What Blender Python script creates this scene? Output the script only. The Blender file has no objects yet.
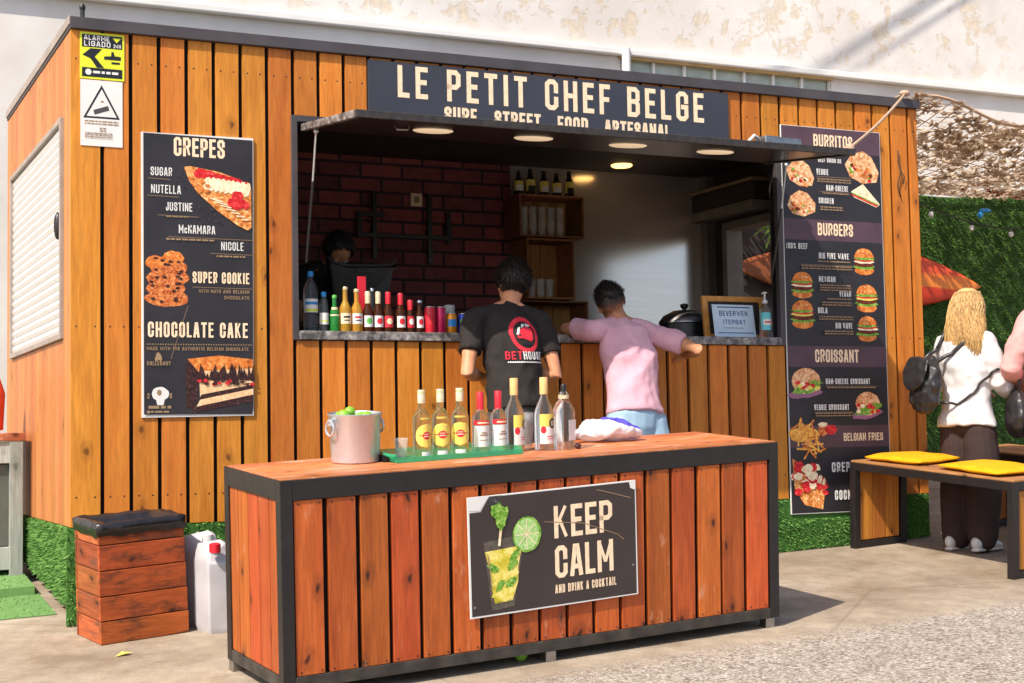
import bpy, bmesh, math, random
from mathutils import Vector, Matrix, noise
from mathutils.bvhtree import BVHTree
random.seed(7)
C = bpy.context.scene.collection
SC = bpy.context.scene
V = Vector
# ------------------------------------------------------------------ camera, sky, sun, exposure
CAMZ = 1.55
PITCH, ROLL, FPX = 0.0621, 0.0176, 1532.26
RX = Matrix.Rotation(PITCH, 3, 'X') @ Matrix.Rotation(ROLL, 3, 'Y')
cam = bpy.data.cameras.new('camera'); cam.sensor_width = 36; cam.lens = FPX/1024*36; cam.clip_end = 500; cam.clip_start = .05
camo = bpy.data.objects.new('camera', cam); C.objects.link(camo)
cx_, cy_, cz_ = RX.col[0], RX.col[2], -RX.col[1]
camo.matrix_world = Matrix.Translation((0, 0, CAMZ)) @ Matrix((cx_, cy_, cz_)).transposed().to_4x4()
SC.camera = camo
SUN = V((.386, .561, -.732)).normalized()
w = bpy.data.worlds.new('World'); SC.world = w; w.use_nodes = True
nt = w.node_tree; bg = nt.nodes['Background']; sky = nt.nodes.new('ShaderNodeTexSky'); sky.sky_type = 'NISHITA'
sky.sun_disc = False; sky.sun_elevation = math.asin(-SUN.z); sky.sun_rotation = math.atan2(-SUN.x, -SUN.y) % (2*math.pi)
sky.dust_density = 2.0; sky.air_density = .8
nt.links.new(sky.outputs[0], bg.inputs[0]); bg.inputs[1].default_value = 0.15
sl = bpy.data.lights.new('sun', 'SUN'); sl.energy = 4.1; sl.angle = math.radians(.5); sl.color = (1, .91, .78)
so = bpy.data.objects.new('sun', sl); C.objects.link(so); so.rotation_euler = SUN.to_track_quat('-Z', 'Y').to_euler()
SC.view_settings.view_transform = 'Standard'; SC.view_settings.look = 'None'; SC.view_settings.gamma = 1
SC.view_settings.exposure = 0.65

# ------------------------------------------------------------------ material helpers
def srgb(r, g, b):
    f = lambda c: (c/255/12.92 if c/255 <= .04045 else ((c/255+.055)/1.055)**2.4)
    return (f(r), f(g), f(b))
class NG:
    def __init__(s, name):
        s.m = bpy.data.materials.new(name); s.m.use_nodes = True; s.t = s.m.node_tree; s.b = s.t.nodes['Principled BSDF']
    def n(s, typ, **kw):
        nd = s.t.nodes.new('ShaderNode'+typ)
        for k, v in kw.items():
            if hasattr(nd, k): setattr(nd, k, v)
            else: s.put(nd.inputs[k.replace('_', ' ')], v)
        return nd
    def put(s, inp, v):
        if hasattr(v, 'is_output'): s.t.links.new(v, inp)
        elif isinstance(v, (tuple, list)) and len(v) == 3 and inp.type == 'RGBA': inp.default_value = (*v, 1)
        else: inp.default_value = v
    def ramp(s, fac, stops, interp='LINEAR'):
        r = s.n('ValToRGB'); r.color_ramp.interpolation = interp; e = r.color_ramp.elements
        while len(e) < len(stops): e.new(.5)
        for el, (p, c) in zip(e, stops):
            el.position = p; el.color = (*c, 1) if isinstance(c, (tuple, list)) else (c, c, c, 1)
        s.put(r.inputs[0], fac); return r.outputs[0]
    def mix(s, fac, a, b, mode='MIX'):
        m = s.n('Mix', data_type='RGBA', blend_type=mode)
        s.put(m.inputs[0], fac); s.put(m.inputs[6], a); s.put(m.inputs[7], b); return m.outputs[2]
    def math(s, op, a, b=0., c=0.):
        m = s.n('Math', operation=op); s.put(m.inputs[0], a); s.put(m.inputs[1], b); s.put(m.inputs[2], c); return m.outputs[0]
    def coord(s, scale=(1, 1, 1), off=None, which='Object'):
        tc = s.n('TexCoord').outputs[which]
        mp = s.n('Mapping'); s.put(mp.inputs[0], tc); mp.inputs[3].default_value = scale
        if off is not None: s.put(mp.inputs[1], off)
        return mp.outputs[0]
    def noise(s, vec, scale, detail=4, rough=.55, dist=0.):
        n = s.n('TexNoise', Scale=scale, Detail=detail, Roughness=rough, Distortion=dist); s.put(n.inputs['Vector'], vec); return n.outputs[0]
    def bump(s, h, strength=.3, dist=.01):
        b = s.n('Bump', Strength=strength, Distance=dist, Height=h); s.put(s.b.inputs['Normal'], b.outputs[0])
    def fin(s, col=None, rough=None, metal=None, spec=None):
        if col is not None: s.put(s.b.inputs['Base Color'], col)
        if rough is not None: s.put(s.b.inputs['Roughness'], rough)
        if metal is not None: s.put(s.b.inputs['Metallic'], metal)
        if spec is not None: s.put(s.b.inputs['Specular IOR Level'], spec)
        return s.m
def plain(name, col, rough=.6, metal=0, spec=.5, var=.15, scale=9, bump=0, bscale=60):
    g = NG(name); v = g.coord()
    n = g.noise(v, scale, 5)
    d = tuple(max(0, c*(1-var)) for c in col); l = tuple(min(1, c*(1+var)) for c in col)
    if bump: g.bump(g.noise(v, bscale, 4), bump, .004)
    return g.fin(g.ramp(n, [(.3, d), (.7, l)]), rough, metal, spec)
def tinted(name, c1, c2, rough=.7, spec=.4, var=.5, scale=20):
    g = NG(name); a = g.n('Attribute', attribute_name='tint').outputs['Fac']
    base = g.ramp(a, [(0, c1), (1, c2)]); n = g.noise(g.coord(), scale, 4)
    return g.fin(g.mix(var, base, g.mix(1, base, g.ramp(n, [(.25, .45), (.75, 1.3)]), 'MULTIPLY')), rough, 0, spec)
def wood(name, c1, c2, dark, axis='Z', rough=.5, spec=.4, knot=.5, wear=None, wearamt=.0, grain=.35, var=.45):
    g = NG(name); a = g.n('Attribute', attribute_name='tint').outputs['Fac']
    k = {'X': (1, 12, 12), 'Y': (12, 1, 12), 'Z': (12, 12, 1)}[axis]
    off = g.n('CombineXYZ'); 
    for i, s in enumerate((17., 31., 53.)): g.put(off.inputs[i], g.math('MULTIPLY', a, s))
    v = g.coord(k, off.outputs[0])
    n1 = g.noise(v, .9, 6, .6, 1.4); n2 = g.noise(v, 7, 5, .65, .3)
    col = g.ramp(n1, [(.28, c2), (.72, c1)])
    col = g.mix(grain, col, g.mix(1, col, g.ramp(n2, [(.3, .35), (.62, 1.1)]), 'MULTIPLY'))
    sx = g.n('SeparateXYZ', Vector=g.coord((1, 1, 1), off.outputs[0])).outputs
    i0, i1, i2 = {'X': (1, 2, 0), 'Y': (0, 2, 1), 'Z': (0, 1, 2)}[axis]
    warp = g.math('MULTIPLY', g.math('ADD', g.noise(g.coord((9, 9, 9)), 1., 2), -.5), .5)
    cb = g.n('CombineXYZ'); g.put(cb.inputs[0], g.math('ADD', g.math('MULTIPLY', g.math('ADD', sx[i0], sx[i1]), 7.), warp)); g.put(cb.inputs[1], g.math('MULTIPLY', sx[i2], 3.6))
    vo = g.n('TexVoronoi', voronoi_dimensions='2D', Scale=1.0); g.put(vo.inputs['Vector'], cb.outputs[0])
    sel = g.math('GREATER_THAN', g.n('SeparateColor', Color=vo.outputs['Color']).outputs[0], 1-knot)
    kn = g.math('MULTIPLY', g.ramp(vo.outputs['Distance'], [(.035, .95), (.07, .55), (.10, .22), (.13, .30), (.24, 0.)]), sel)
    col = g.mix(kn, col, dark)
    t2 = g.math('FRACT', g.math('MULTIPLY', a, 7.31)); t3 = g.math('FRACT', g.math('MULTIPLY', a, 13.7))
    col = g.mix(1, col, g.ramp(t2, [(0, 1-var), (1, 1.1)]), 'MULTIPLY')
    hs = g.n('HueSaturation', Color=col); g.put(hs.inputs['Hue'], g.math('MULTIPLY_ADD', t3, .016, .4955)); col = hs.outputs[0]
    if wear:
        vw = g.coord(tuple(.25*x if x > 1 else 1.1 for x in k), off.outputs[0]); nw = g.noise(vw, 3.2, 8, .72)
        col = g.mix(g.ramp(nw, [(.62-wearamt*.2, 0.), (.72-wearamt*.2, .75)]), col, wear)
    g.bump(n2, .25, .003)
    return g.fin(col, rough, 0, spec)
# ------------------------------------------------------------------ mesh builder
class MB:
    def __init__(s): s.v = []; s.f = []; s.m = []; s.t = []; s.mats = []; s.xf = None; s.tint = None
    def mi(s, m):
        if m not in s.mats: s.mats.append(m)
        return s.mats.index(m)
    def add(s, vs, fs, m, tint=None):
        b = len(s.v); 
        s.v += [tuple(s.xf @ V(p)) if s.xf else tuple(p) for p in vs]
        i = s.mi(m); t = random.random() if tint is None else tint
        for f in fs: s.f.append(tuple(b+k for k in f)); s.m.append(i); s.t.append(t)
    def box(s, x0, x1, y0, y1, z0, z1, m, tint=None):
        s.add([(x0,y0,z0),(x1,y0,z0),(x1,y1,z0),(x0,y1,z0),(x0,y0,z1),(x1,y0,z1),(x1,y1,z1),(x0,y1,z1)],
              [(0,3,2,1),(4,5,6,7),(0,1,5,4),(1,2,6,5),(2,3,7,6),(3,0,4,7)], m, tint)
    def quad(s, a, b, c, d, m, tint=None): s.add([a, b, c, d], [(0, 1, 2, 3)], m, tint)
    def bar(s, a, b, w, h, m, up=(0, 0, 1), tint=None):
        a, b = V(a), V(b); t = (b-a).normalized(); u = V(up); sd = t.cross(u)
        if sd.length < 1e-4: sd = t.cross(V((1, 0, 0)))
        sd.normalize(); u = sd.cross(t)
        vs = [p+sd*i*w/2+u*j*h/2 for p in (a, b) for i, j in ((-1,-1),(1,-1),(1,1),(-1,1))]
        s.add(vs, [(0,1,2,3),(7,6,5,4),(0,4,5,1),(1,5,6,2),(2,6,7,3),(3,7,4,0)], m, tint)
    def lathe(s, prof, m, c=(0, 0, 0), seg=20, a0=0, a1=360, tint=None, cap=True):
        full = abs(a1-a0) >= 359.9; n = seg if full else seg+1; vs = []
        for r, z in prof:
            for k in range(n):
                a = math.radians(a0+(a1-a0)*k/seg); vs.append((c[0]+r*math.cos(a), c[1]+r*math.sin(a), c[2]+z))
        fs = []
        for i in range(len(prof)-1):
            for k in range(seg):
                k2 = (k+1) % n; fs.append((i*n+k, i*n+k2, (i+1)*n+k2, (i+1)*n+k))
        if cap and full:
            fs.append(tuple(range(n-1, -1, -1))); fs.append(tuple((len(prof)-1)*n+k for k in range(n)))
        s.add(vs, fs, m, tint)
    def tube(s, pts, r, m, seg=8, tint=None, cap=True):
        pts = [V(p) for p in pts]; n = len(pts); rr = r if isinstance(r, (list, tuple)) else [r]*n; vs = []; fs = []
        sd = None
        for i, p in enumerate(pts):
            t = (pts[min(i+1, n-1)]-pts[max(i-1, 0)]).normalized()
            if sd is None:
                sd = t.cross(V((0, 0, 1)))
                if sd.length < .05: sd = t.cross(V((1, 0, 0)))
            sd = (sd-t*sd.dot(t)).normalized(); u = t.cross(sd)
            for k in range(seg):
                a = 2*math.pi*k/seg; vs.append(p+(sd*math.cos(a)+u*math.sin(a))*rr[i])
        for i in range(n-1):
            for k in range(seg):
                k2 = (k+1) % seg; fs.append((i*seg+k, i*seg+k2, (i+1)*seg+k2, (i+1)*seg+k))
        if cap: fs += [tuple(range(seg-1, -1, -1)), tuple((n-1)*seg+k for k in range(seg))]
        s.add(vs, fs, m, tint)
    def loft(s, rings, m, seg=16, cap=True, flat0=False, flat1=False):
        """rings: (point, rx, ry, side)"""
        R = [(V(p), rx, ry, V(sd)) for p, rx, ry, sd in rings]; n = len(R); vs = []; fs = []; L = []
        tan = [(R[min(i+1, n-1)][0]-R[max(i-1, 0)][0]).normalized() for i in range(n)]
        if cap and not flat0:
            p, a, b, sd = R[0]; r = min(a, b)
            L += [(p-tan[0]*r*.95, a*.3, b*.3, sd, tan[0]), (p-tan[0]*r*.6, a*.78, b*.78, sd, tan[0])]
        L += [(*R[i], tan[i]) for i in range(n)]
        if cap and not flat1:
            p, a, b, sd = R[-1]; r = min(a, b)
            L += [(p+tan[-1]*r*.6, a*.78, b*.78, sd, tan[-1]), (p+tan[-1]*r*.95, a*.3, b*.3, sd, tan[-1])]
        for p, a, b, sd, t in L:
            q = (sd-t*sd.dot(t)).normalized(); u = t.cross(q)
            for k in range(seg):
                an = 2*math.pi*k/seg; vs.append(p+q*a*math.cos(an)+u*b*math.sin(an))
        for i in range(len(L)-1):
            for k in range(seg):
                k2 = (k+1) % seg; fs.append((i*seg+k, i*seg+k2, (i+1)*seg+k2, (i+1)*seg+k))
        fs += [tuple(range(seg-1, -1, -1)), tuple((len(L)-1)*seg+k for k in range(seg))]
        s.add(vs, fs, m)
    def ell(s, c, r, m, rot=None, seg=16, rings=10, tint=None):
        c = V(c); R = rot or Matrix.Identity(3); vs = []; fs = []
        for i in range(rings+1):
            th = math.pi*min(max(i/rings, .001), .999)
            for k in range(seg):
                a = 2*math.pi*k/seg; vs.append(c+R@V((r[0]*math.sin(th)*math.cos(a), r[1]*math.sin(th)*math.sin(a), r[2]*math.cos(th))))
        for i in range(rings):
            for k in range(seg):
                k2 = (k+1) % seg; fs.append((i*seg+k, (i+1)*seg+k, (i+1)*seg+k2, i*seg+k2))
        s.add(vs, fs, m, tint)
    def mesh(s, name):
        me = bpy.data.meshes.new(name); me.from_pydata(s.v, [], s.f)
        for m in s.mats: me.materials.append(m)
        me.polygons.foreach_set('material_index', s.m)
        at = me.attributes.new('tint', 'FLOAT', 'FACE'); at.data.foreach_set('value', s.t); me.update(); return me
    def build(s, name, parent=None, bevel=0, smooth=False, seg=2):
        o = bpy.data.objects.new(name, s.mesh(name)); C.objects.link(o)
        if parent: o.parent = parent
        if bevel:
            b = o.modifiers.new('b', 'BEVEL'); b.width = bevel; b.segments = seg; b.limit_method = 'ANGLE'; b.angle_limit = math.radians(40)
        if smooth:
            o.data.polygons.foreach_set('use_smooth', [True]*len(o.data.polygons))
            if smooth == 'auto':
                bm = bmesh.new(); bm.from_mesh(o.data)
                for e in bm.edges: e.smooth = len(e.link_faces) == 2 and e.calc_face_angle(0) < .7
                bm.to_mesh(o.data); bm.free()
        return o
def thing(name, label, cat, M=None, group=None):
    o = bpy.data.objects.new(name, None); C.objects.link(o); o.empty_display_size = .1
    if M is not None: o.matrix_world = M
    o['label'] = label; o['category'] = cat
    if group: o['group'] = group
    return o
def tag(o, label, cat, group=None):
    o['label'] = label; o['category'] = cat
    if group: o['group'] = group
    return o
def struct(o): o['kind'] = 'structure'; return o
def boxp(name, parent, dims, m, bevel=0):
    b = MB(); b.box(*dims, m); return b.build(name, parent, bevel)
# ------------------------------------------------------------------ frames of reference
GA, GB, GC = -1.5522+CAMZ, -.0029, .0946
def gz(x, y): return GA+GB*x+GC*y
KM = Matrix.Translation((-2.0896, 7.2824, -.3915+CAMZ)) @ Matrix.Rotation(.4435, 4, 'Z')   # kiosk frame
def K(x, y, z): return KM @ V((x, y, z))
def kmat(x, y, z, rz=0): return KM @ Matrix.Translation((x, y, z)) @ Matrix.Rotation(rz, 4, 'Z')
NN = V((-GB, -GC, 1)).normalized()
def slope(x, y, yaw, dz=0):                                                          # a frame standing on the sloping ground
    a = V((math.cos(yaw), math.sin(yaw), 0)); a = (a-NN*a.dot(NN)).normalized(); b = NN.cross(a)
    M = Matrix((a, b, NN)).transposed().to_4x4(); M.translation = V((x, y, gz(x, y)))+NN*dz; return M
CM = slope(-.8861, 5.8695, .5237)                                                    # counter frame
def cmat(x, y, z=.846, rz=0): return CM @ Matrix.Translation((x, y, z)) @ Matrix.Rotation(rz, 4, 'Z')
# ------------------------------------------------------------------ materials
M_wood = wood('larch_cladding', srgb(216,134,54), srgb(190,106,34), srgb(106,56,18), 'Z', .55, .3, .22, grain=.38, var=.24)
M_woods = wood('larch_side_cladding', srgb(206,132,78), srgb(182,108,56), srgb(120,66,30), 'Z', .5, .35, .2, var=.25)
M_cwood = wood('stained_counter_wood', srgb(204,100,46), srgb(168,72,30), srgb(58,28,16), 'Z', .5, .35, .42, srgb(196,140,108), .10, var=.3, grain=.45)
M_ctop = wood('worn_counter_top', srgb(212,126,82), srgb(190,100,58), srgb(100,44,22), 'X', .45, .4, .4, srgb(214,160,130), .5)
M_binw = wood('weathered_bin_boards', srgb(196,98,52), srgb(160,76,40), srgb(60,34,24), 'X', .7, .2, .3, srgb(86,54,42), .62, .5)
M_bench = wood('bench_wood', srgb(206,130,56), srgb(172,98,36), srgb(90,48,18), 'Z', .55, .3, .3)
M_crate = wood('dark_crate_wood', srgb(176,118,76), srgb(140,88,54), srgb(50,28,18), 'X', .7, .2, .3)
M_black = plain('dark_gap', (.008, .007, .007), .8, 0, .2)
M_frame = plain('black_steel', (.013, .010, .010), .45, 0, .5, .3, 14, .1)
M_dust = plain('dusty_black_steel', (.045, .038, .032), .6, 0, .3, .5, 12)
M_fascia = plain('grey_fascia', (.06, .052, .055), .5, 0, .4, .2, 6)
M_trim = plain('pale_trim', (.30, .25, .22), .55, 0, .4, .15, 8)
def wornmetal():
    g = NG('worn_grey_edge'); v = g.coord(); n = g.noise(v, 22, 8, .7)
    return g.fin(g.ramp(n, [(.42, (.06, .055, .055)), (.55, (.22, .2, .19)), (.7, (.5, .48, .46))]), .5, 0, .5)
M_worn = wornmetal()
M_under = plain('canopy_underside', (.022, .016, .017), .28, 0, .55, .3, 5)
M_dark = plain('dark_interior_paint', (.045, .036, .035), .6, 0, .3)
M_white = plain('white_plastic', (.60, .585, .57), .4, 0, .5, .04)
M_whitep = plain('white_print', (.70, .68, .65), .55, 0, .3, .03)
M_cream = plain('cream_print', srgb(238,210,176), .55, 0, .3, .12, 60)
M_tan = plain('tan_print', srgb(150,124,96), .6, 0, .2, .1)
M_char = plain('charcoal_board', (.022, .019, .022), .42, 0, .45, .25, 5)
M_slate = plain('slate_board', (.038, .04, .052), .42, 0, .45, .12, 3)
M_plum = plain('plum_band', (.085, .045, .06), .42, 0, .45, .2, 6)
M_kc = plain('brown_black_board', (.040, .029, .027), .4, 0, .45, .12, 4)
M_red = plain('red_plastic', (.62, .015, .03), .4, 0, .5, .1)
M_redp = plain('red_print', (.6, .02, .035), .5, 0, .4, .2, 70)
M_yel = plain('yellow_print', (.78, .62, .12), .5, 0, .4, .1)
M_alarm = plain('alarm_yellow_green', (.66, .70, .03), .5, 0, .4, .08)
M_blk = plain('black_plastic', (.012, .011, .012), .35, 0, .5, .2)
M_blue = plain('blue_plastic', (.02, .22, .55), .4, 0, .5, .1)
M_green = plain('green_print', (.10, .42, .08), .5, 0, .4, .2, 80)
M_cork = plain('tan_cork', srgb(214,170,112), .7, 0, .3, .12, 60)
M_steel = plain('brushed_steel', (.56, .58, .61), .32, .68, .5, .05, 40)
M_gal = plain('dull_steel', (.35, .34, .33), .4, 1, .5, .2, 20)
M_rope = plain('rope_fibre', srgb(176,150,128), .9, 0, .1, .3, 200, .5, 400)
M_cush = plain('yellow_cushion_cloth', (.68, .32, .005), .8, 0, .2, .10, 20, .3, 180)
M_lime = plain('lime_skin', (.20, .44, .03), .4, 0, .5, .2, 30)
M_bagb = plain('black_bin_bag', (.02, .018, .02), .3, 0, .5, .2, 9, .9, 22)
M_jug = plain('milky_plastic', (.44, .43, .45), .45, 0, .4, .16, 5)
M_foil = plain('gold_foil', srgb(222,206,170), .35, .3, .5, .2, 60)
def glass(name, col, rough=.02, ior=1.36, clear=.25, tw=1.):
    g = NG(name); g.fin(col, rough); g.b.inputs['Transmission Weight'].default_value = tw; g.b.inputs['IOR'].default_value = ior
    t = g.n('BsdfTransparent', Color=col); mx = g.n('MixShader'); g.put(mx.inputs[0], clear)
    g.t.links.new(g.b.outputs[0], mx.inputs[1]); g.t.links.new(t.outputs[0], mx.inputs[2])
    g.t.links.new(mx.outputs[0], g.t.nodes['Material Output'].inputs[0]); return g.m
G_clear = glass('clear_glass', (.96, .98, .97), clear=.35, tw=.97, ior=1.3); G_rum = glass('pale_rum_glass', (.93, .95, .74), clear=.35, tw=.96, ior=1.3); G_green = glass('green_glass', (.06, .5, .10), clear=.2, tw=.6)
G_amber = glass('amber_beer_glass', (.85, .50, .07), clear=.2, tw=.55); G_brown = glass('brown_glass', (.20, .06, .02), clear=.3, tw=.7); G_pet = glass('clear_water_bottle', (.85, .9, .95), .05, clear=.6, tw=.92)
G_pane = glass('window_pane', (.8, .85, .85), .02, 1.05, .6)
def film(name, col, tr=.6, rough=.2):
    g = NG(name); g.fin(col, rough, 0, .6); t = g.n('BsdfTransparent'); mx = g.n('MixShader'); g.put(mx.inputs[0], tr)
    g.t.links.new(g.b.outputs[0], mx.inputs[1]); g.t.links.new(t.outputs[0], mx.inputs[2])
    g.t.links.new(mx.outputs[0], g.t.nodes['Material Output'].inputs[0]); return g.m
G_tray = film('green_translucent_plastic', (.03, .42, .20), .5, .15)
F_cup = film('clear_cup_plastic', (.8, .8, .78), .84); F_bag = film('milky_bag_film', (.82, .82, .84), .3, .3)
def emit(name, col, st):
    g = NG(name); g.fin((.8, .75, .65), .5); g.put(g.b.inputs['Emission Color'], col); g.b.inputs['Emission Strength'].default_value = st; return g.m
E_lamp = emit('lamp_diffuser', (1, .72, .42), .32); E_warm = emit('warm_lamp', (1, .60, .18), 2.2)
def turf(name, a, b): return tinted(name, a, b, .8, .2, .35, 30)
M_turf = turf('artificial_turf', (.065, .17, .035), (.17, .33, .08)); M_turfb = turf('turf_backing', (.04, .12, .02), (.06, .16, .03))
M_mat = turf('pale_turf_mat', (.13, .26, .08), (.22, .36, .13))
M_hedge = turf('hedge_blades', (.035, .095, .014), (.12, .22, .035)); M_hedgeb = plain('hedge_backing', (.035, .09, .018), .9, var=.4, scale=5)
def foods(name, stops, scale=50, rough=.6):
    g = NG(name); v = g.coord(); n = g.noise(v, scale, 5, .7, .6)
    return g.fin(g.ramp(n, stops), rough, 0, .3)
FD_bun = foods('bun_print', [(.3, srgb(150,70,24)), (.5, srgb(214,120,50)), (.72, srgb(240,180,104))], 38)
FD_crepe = foods('crepe_print', [(.3, srgb(120,50,20)), (.5, srgb(214,130,60)), (.7, srgb(248,214,150))], 45)
FD_meat = foods('meat_print', [(.3, srgb(40,18,12)), (.55, srgb(104,44,26)), (.75, srgb(160,80,50))], 70)
FD_leaf = foods('salad_print', [(.3, srgb(40,80,20)), (.5, srgb(110,160,50)), (.7, srgb(190,214,120))], 70)
FD_red = foods('strawberry_print', [(.3, srgb(130,10,20)), (.55, srgb(214,36,44)), (.8, srgb(250,150,130))], 60)
FD_cream = foods('cream_food_print', [(.3, srgb(214,180,130)), (.6, srgb(248,232,200))], 50)
FD_wrap = foods('wrap_print', [(.28, srgb(130,60,30)), (.45, srgb(206,140,90)), (.65, srgb(246,214,170)), (.8, srgb(180,60,40))], 55)
FD_cookie = foods('cookie_print', [(.3, srgb(80,30,12)), (.48, srgb(190,96,44)), (.7, srgb(244,170,104))], 60)
FD_choc = foods('chocolate_print', [(.35, srgb(24,14,16)), (.6, srgb(70,40,38)), (.8, srgb(150,120,120))], 70)
FD_cake = foods('cake_cream_print', [(.3, srgb(206,150,100)), (.6, srgb(240,206,160))], 60)
FD_fry = foods('fries_print', [(.3, srgb(190,110,30)), (.6, srgb(246,190,90))], 60)
FD_drink = foods('cocktail_print', [(.28, srgb(150,140,20)), (.45, srgb(206,190,60)), (.6, srgb(240,222,130)), (.75, srgb(200,210,120))], 22)
FD_lime = foods('lime_slice_print', [(.3, srgb(120,170,80)), (.6, srgb(180,214,140))], 60)
FD_smoke = foods('smoke_print', [(.4, (.022, .019, .022)), (.62, (.06, .055, .06)), (.8, (.3, .28, .28))], 40)
# ------------------------------------------------------------------ block lettering and flat printed artwork
O8 = [(0,.1),(0,.9),(.28,1),(.72,1),(1,.9),(1,.1),(.72,0),(.28,0),(0,.1)]
GL = {'A':(.46,[[(0,0),(.36,1),(.64,1),(1,0)],[(.14,.26),(.86,.26)]]),'B':(.44,[[(0,0),(0,1),(.72,1),(1,.9),(1,.62),(.72,.52),(1,.42),(1,.1),(.72,0),(0,0)],[(0,.52),(.72,.52)]]),
'C':(.44,[[(1,.66),(1,.9),(.72,1),(.28,1),(0,.9),(0,.1),(.28,0),(.72,0),(1,.1),(1,.34)]]),'D':(.44,[[(0,0),(0,1),(.72,1),(1,.9),(1,.1),(.72,0),(0,0)]]),
'E':(.38,[[(1,1),(0,1),(0,0),(1,0)],[(0,.52),(.85,.52)]]),'F':(.37,[[(1,1),(0,1),(0,0)],[(0,.5),(.85,.5)]]),
'G':(.44,[[(1,.7),(1,.9),(.72,1),(.28,1),(0,.9),(0,.1),(.28,0),(.72,0),(1,.1),(1,.47),(.6,.47)]]),'H':(.46,[[(0,0),(0,1)],[(1,0),(1,1)],[(0,.52),(1,.52)]]),
'I':(.17,[[(.5,0),(.5,1)]]),'J':(.36,[[(1,1),(1,.1),(.7,0),(.28,0),(0,.1),(0,.3)]]),'K':(.46,[[(0,0),(0,1)],[(.95,1.06),(.1,.40)],[(.38,.55),(.98,-.06)]]),
'L':(.36,[[(0,1),(0,0),(1,0)]]),'M':(.58,[[(0,0),(0,1)],[(1,0),(1,1)],[(0,1.02),(.5,.28)],[(1,1.02),(.5,.28)]]),'N':(.46,[[(0,0),(0,1)],[(1,0),(1,1)],[(.02,1.02),(.98,-.02)]]),'O':(.44,[O8]),
'P':(.43,[[(0,0),(0,1),(.72,1),(1,.9),(1,.55),(.72,.45),(0,.45)]]),'Q':(.44,[O8,[(.6,.2),(1.05,-.05)]]),
'R':(.44,[[(0,0),(0,1),(.72,1),(1,.9),(1,.6),(.72,.5),(0,.5)],[(.6,.5),(1,0)]]),
'S':(.43,[[(1,.7),(1,.9),(.72,1),(.28,1),(0,.9),(0,.66),(1,.36),(1,.1),(.72,0),(.28,0),(0,.1),(0,.3)]]),'T':(.42,[[(0,1),(1,1)],[(.5,1),(.5,0)]]),
'U':(.44,[[(0,1),(0,.1),(.28,0),(.72,0),(1,.1),(1,1)]]),'V':(.46,[[(0,1),(.42,0),(.58,0),(1,1)]]),'W':(.64,[[(0,1),(.24,0),(.5,.8),(.76,0),(1,1)]]),
'X':(.46,[[(0,0),(1,1)],[(0,1),(1,0)]]),'Y':(.46,[[(0,1),(.5,.48),(1,1)],[(.5,.48),(.5,0)]]),'Z':(.42,[[(0,1),(1,1),(0,0),(1,0)]]),
'0':(.44,[O8]),'1':(.24,[[(0,.8),(.8,1),(.8,0)]]),'2':(.42,[[(0,.7),(0,.9),(.28,1),(.72,1),(1,.9),(1,.6),(0,.12),(0,0),(1,0)]]),'4':(.44,[[(.8,0),(.8,1),(0,.3),(1,.3)]]),
'6':(.44,[[(1,.75),(1,.9),(.72,1),(.28,1),(0,.9),(0,.1),(.28,0),(.72,0),(1,.1),(1,.45),(.72,.55),(0,.55)]]),'%':(.6,[[(.1,0),(.9,1)],[(.1,.7),(.1,.95),(.3,.95),(.3,.7),(.1,.7)],[(.7,.05),(.7,.3),(.9,.3),(.9,.05),(.7,.05)]]),
'-':(.26,[[(0,.5),(1,.5)]]),'.':(.1,[[(.5,0),(.5,.06)]]),' ':(.22,[]), 'c':(.34,[[(1,.5),(1,.55),(.7,.62),(.3,.62),(0,.55),(0,.07),(.3,0),(.7,0),(1,.07),(1,.14)]])}
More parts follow.
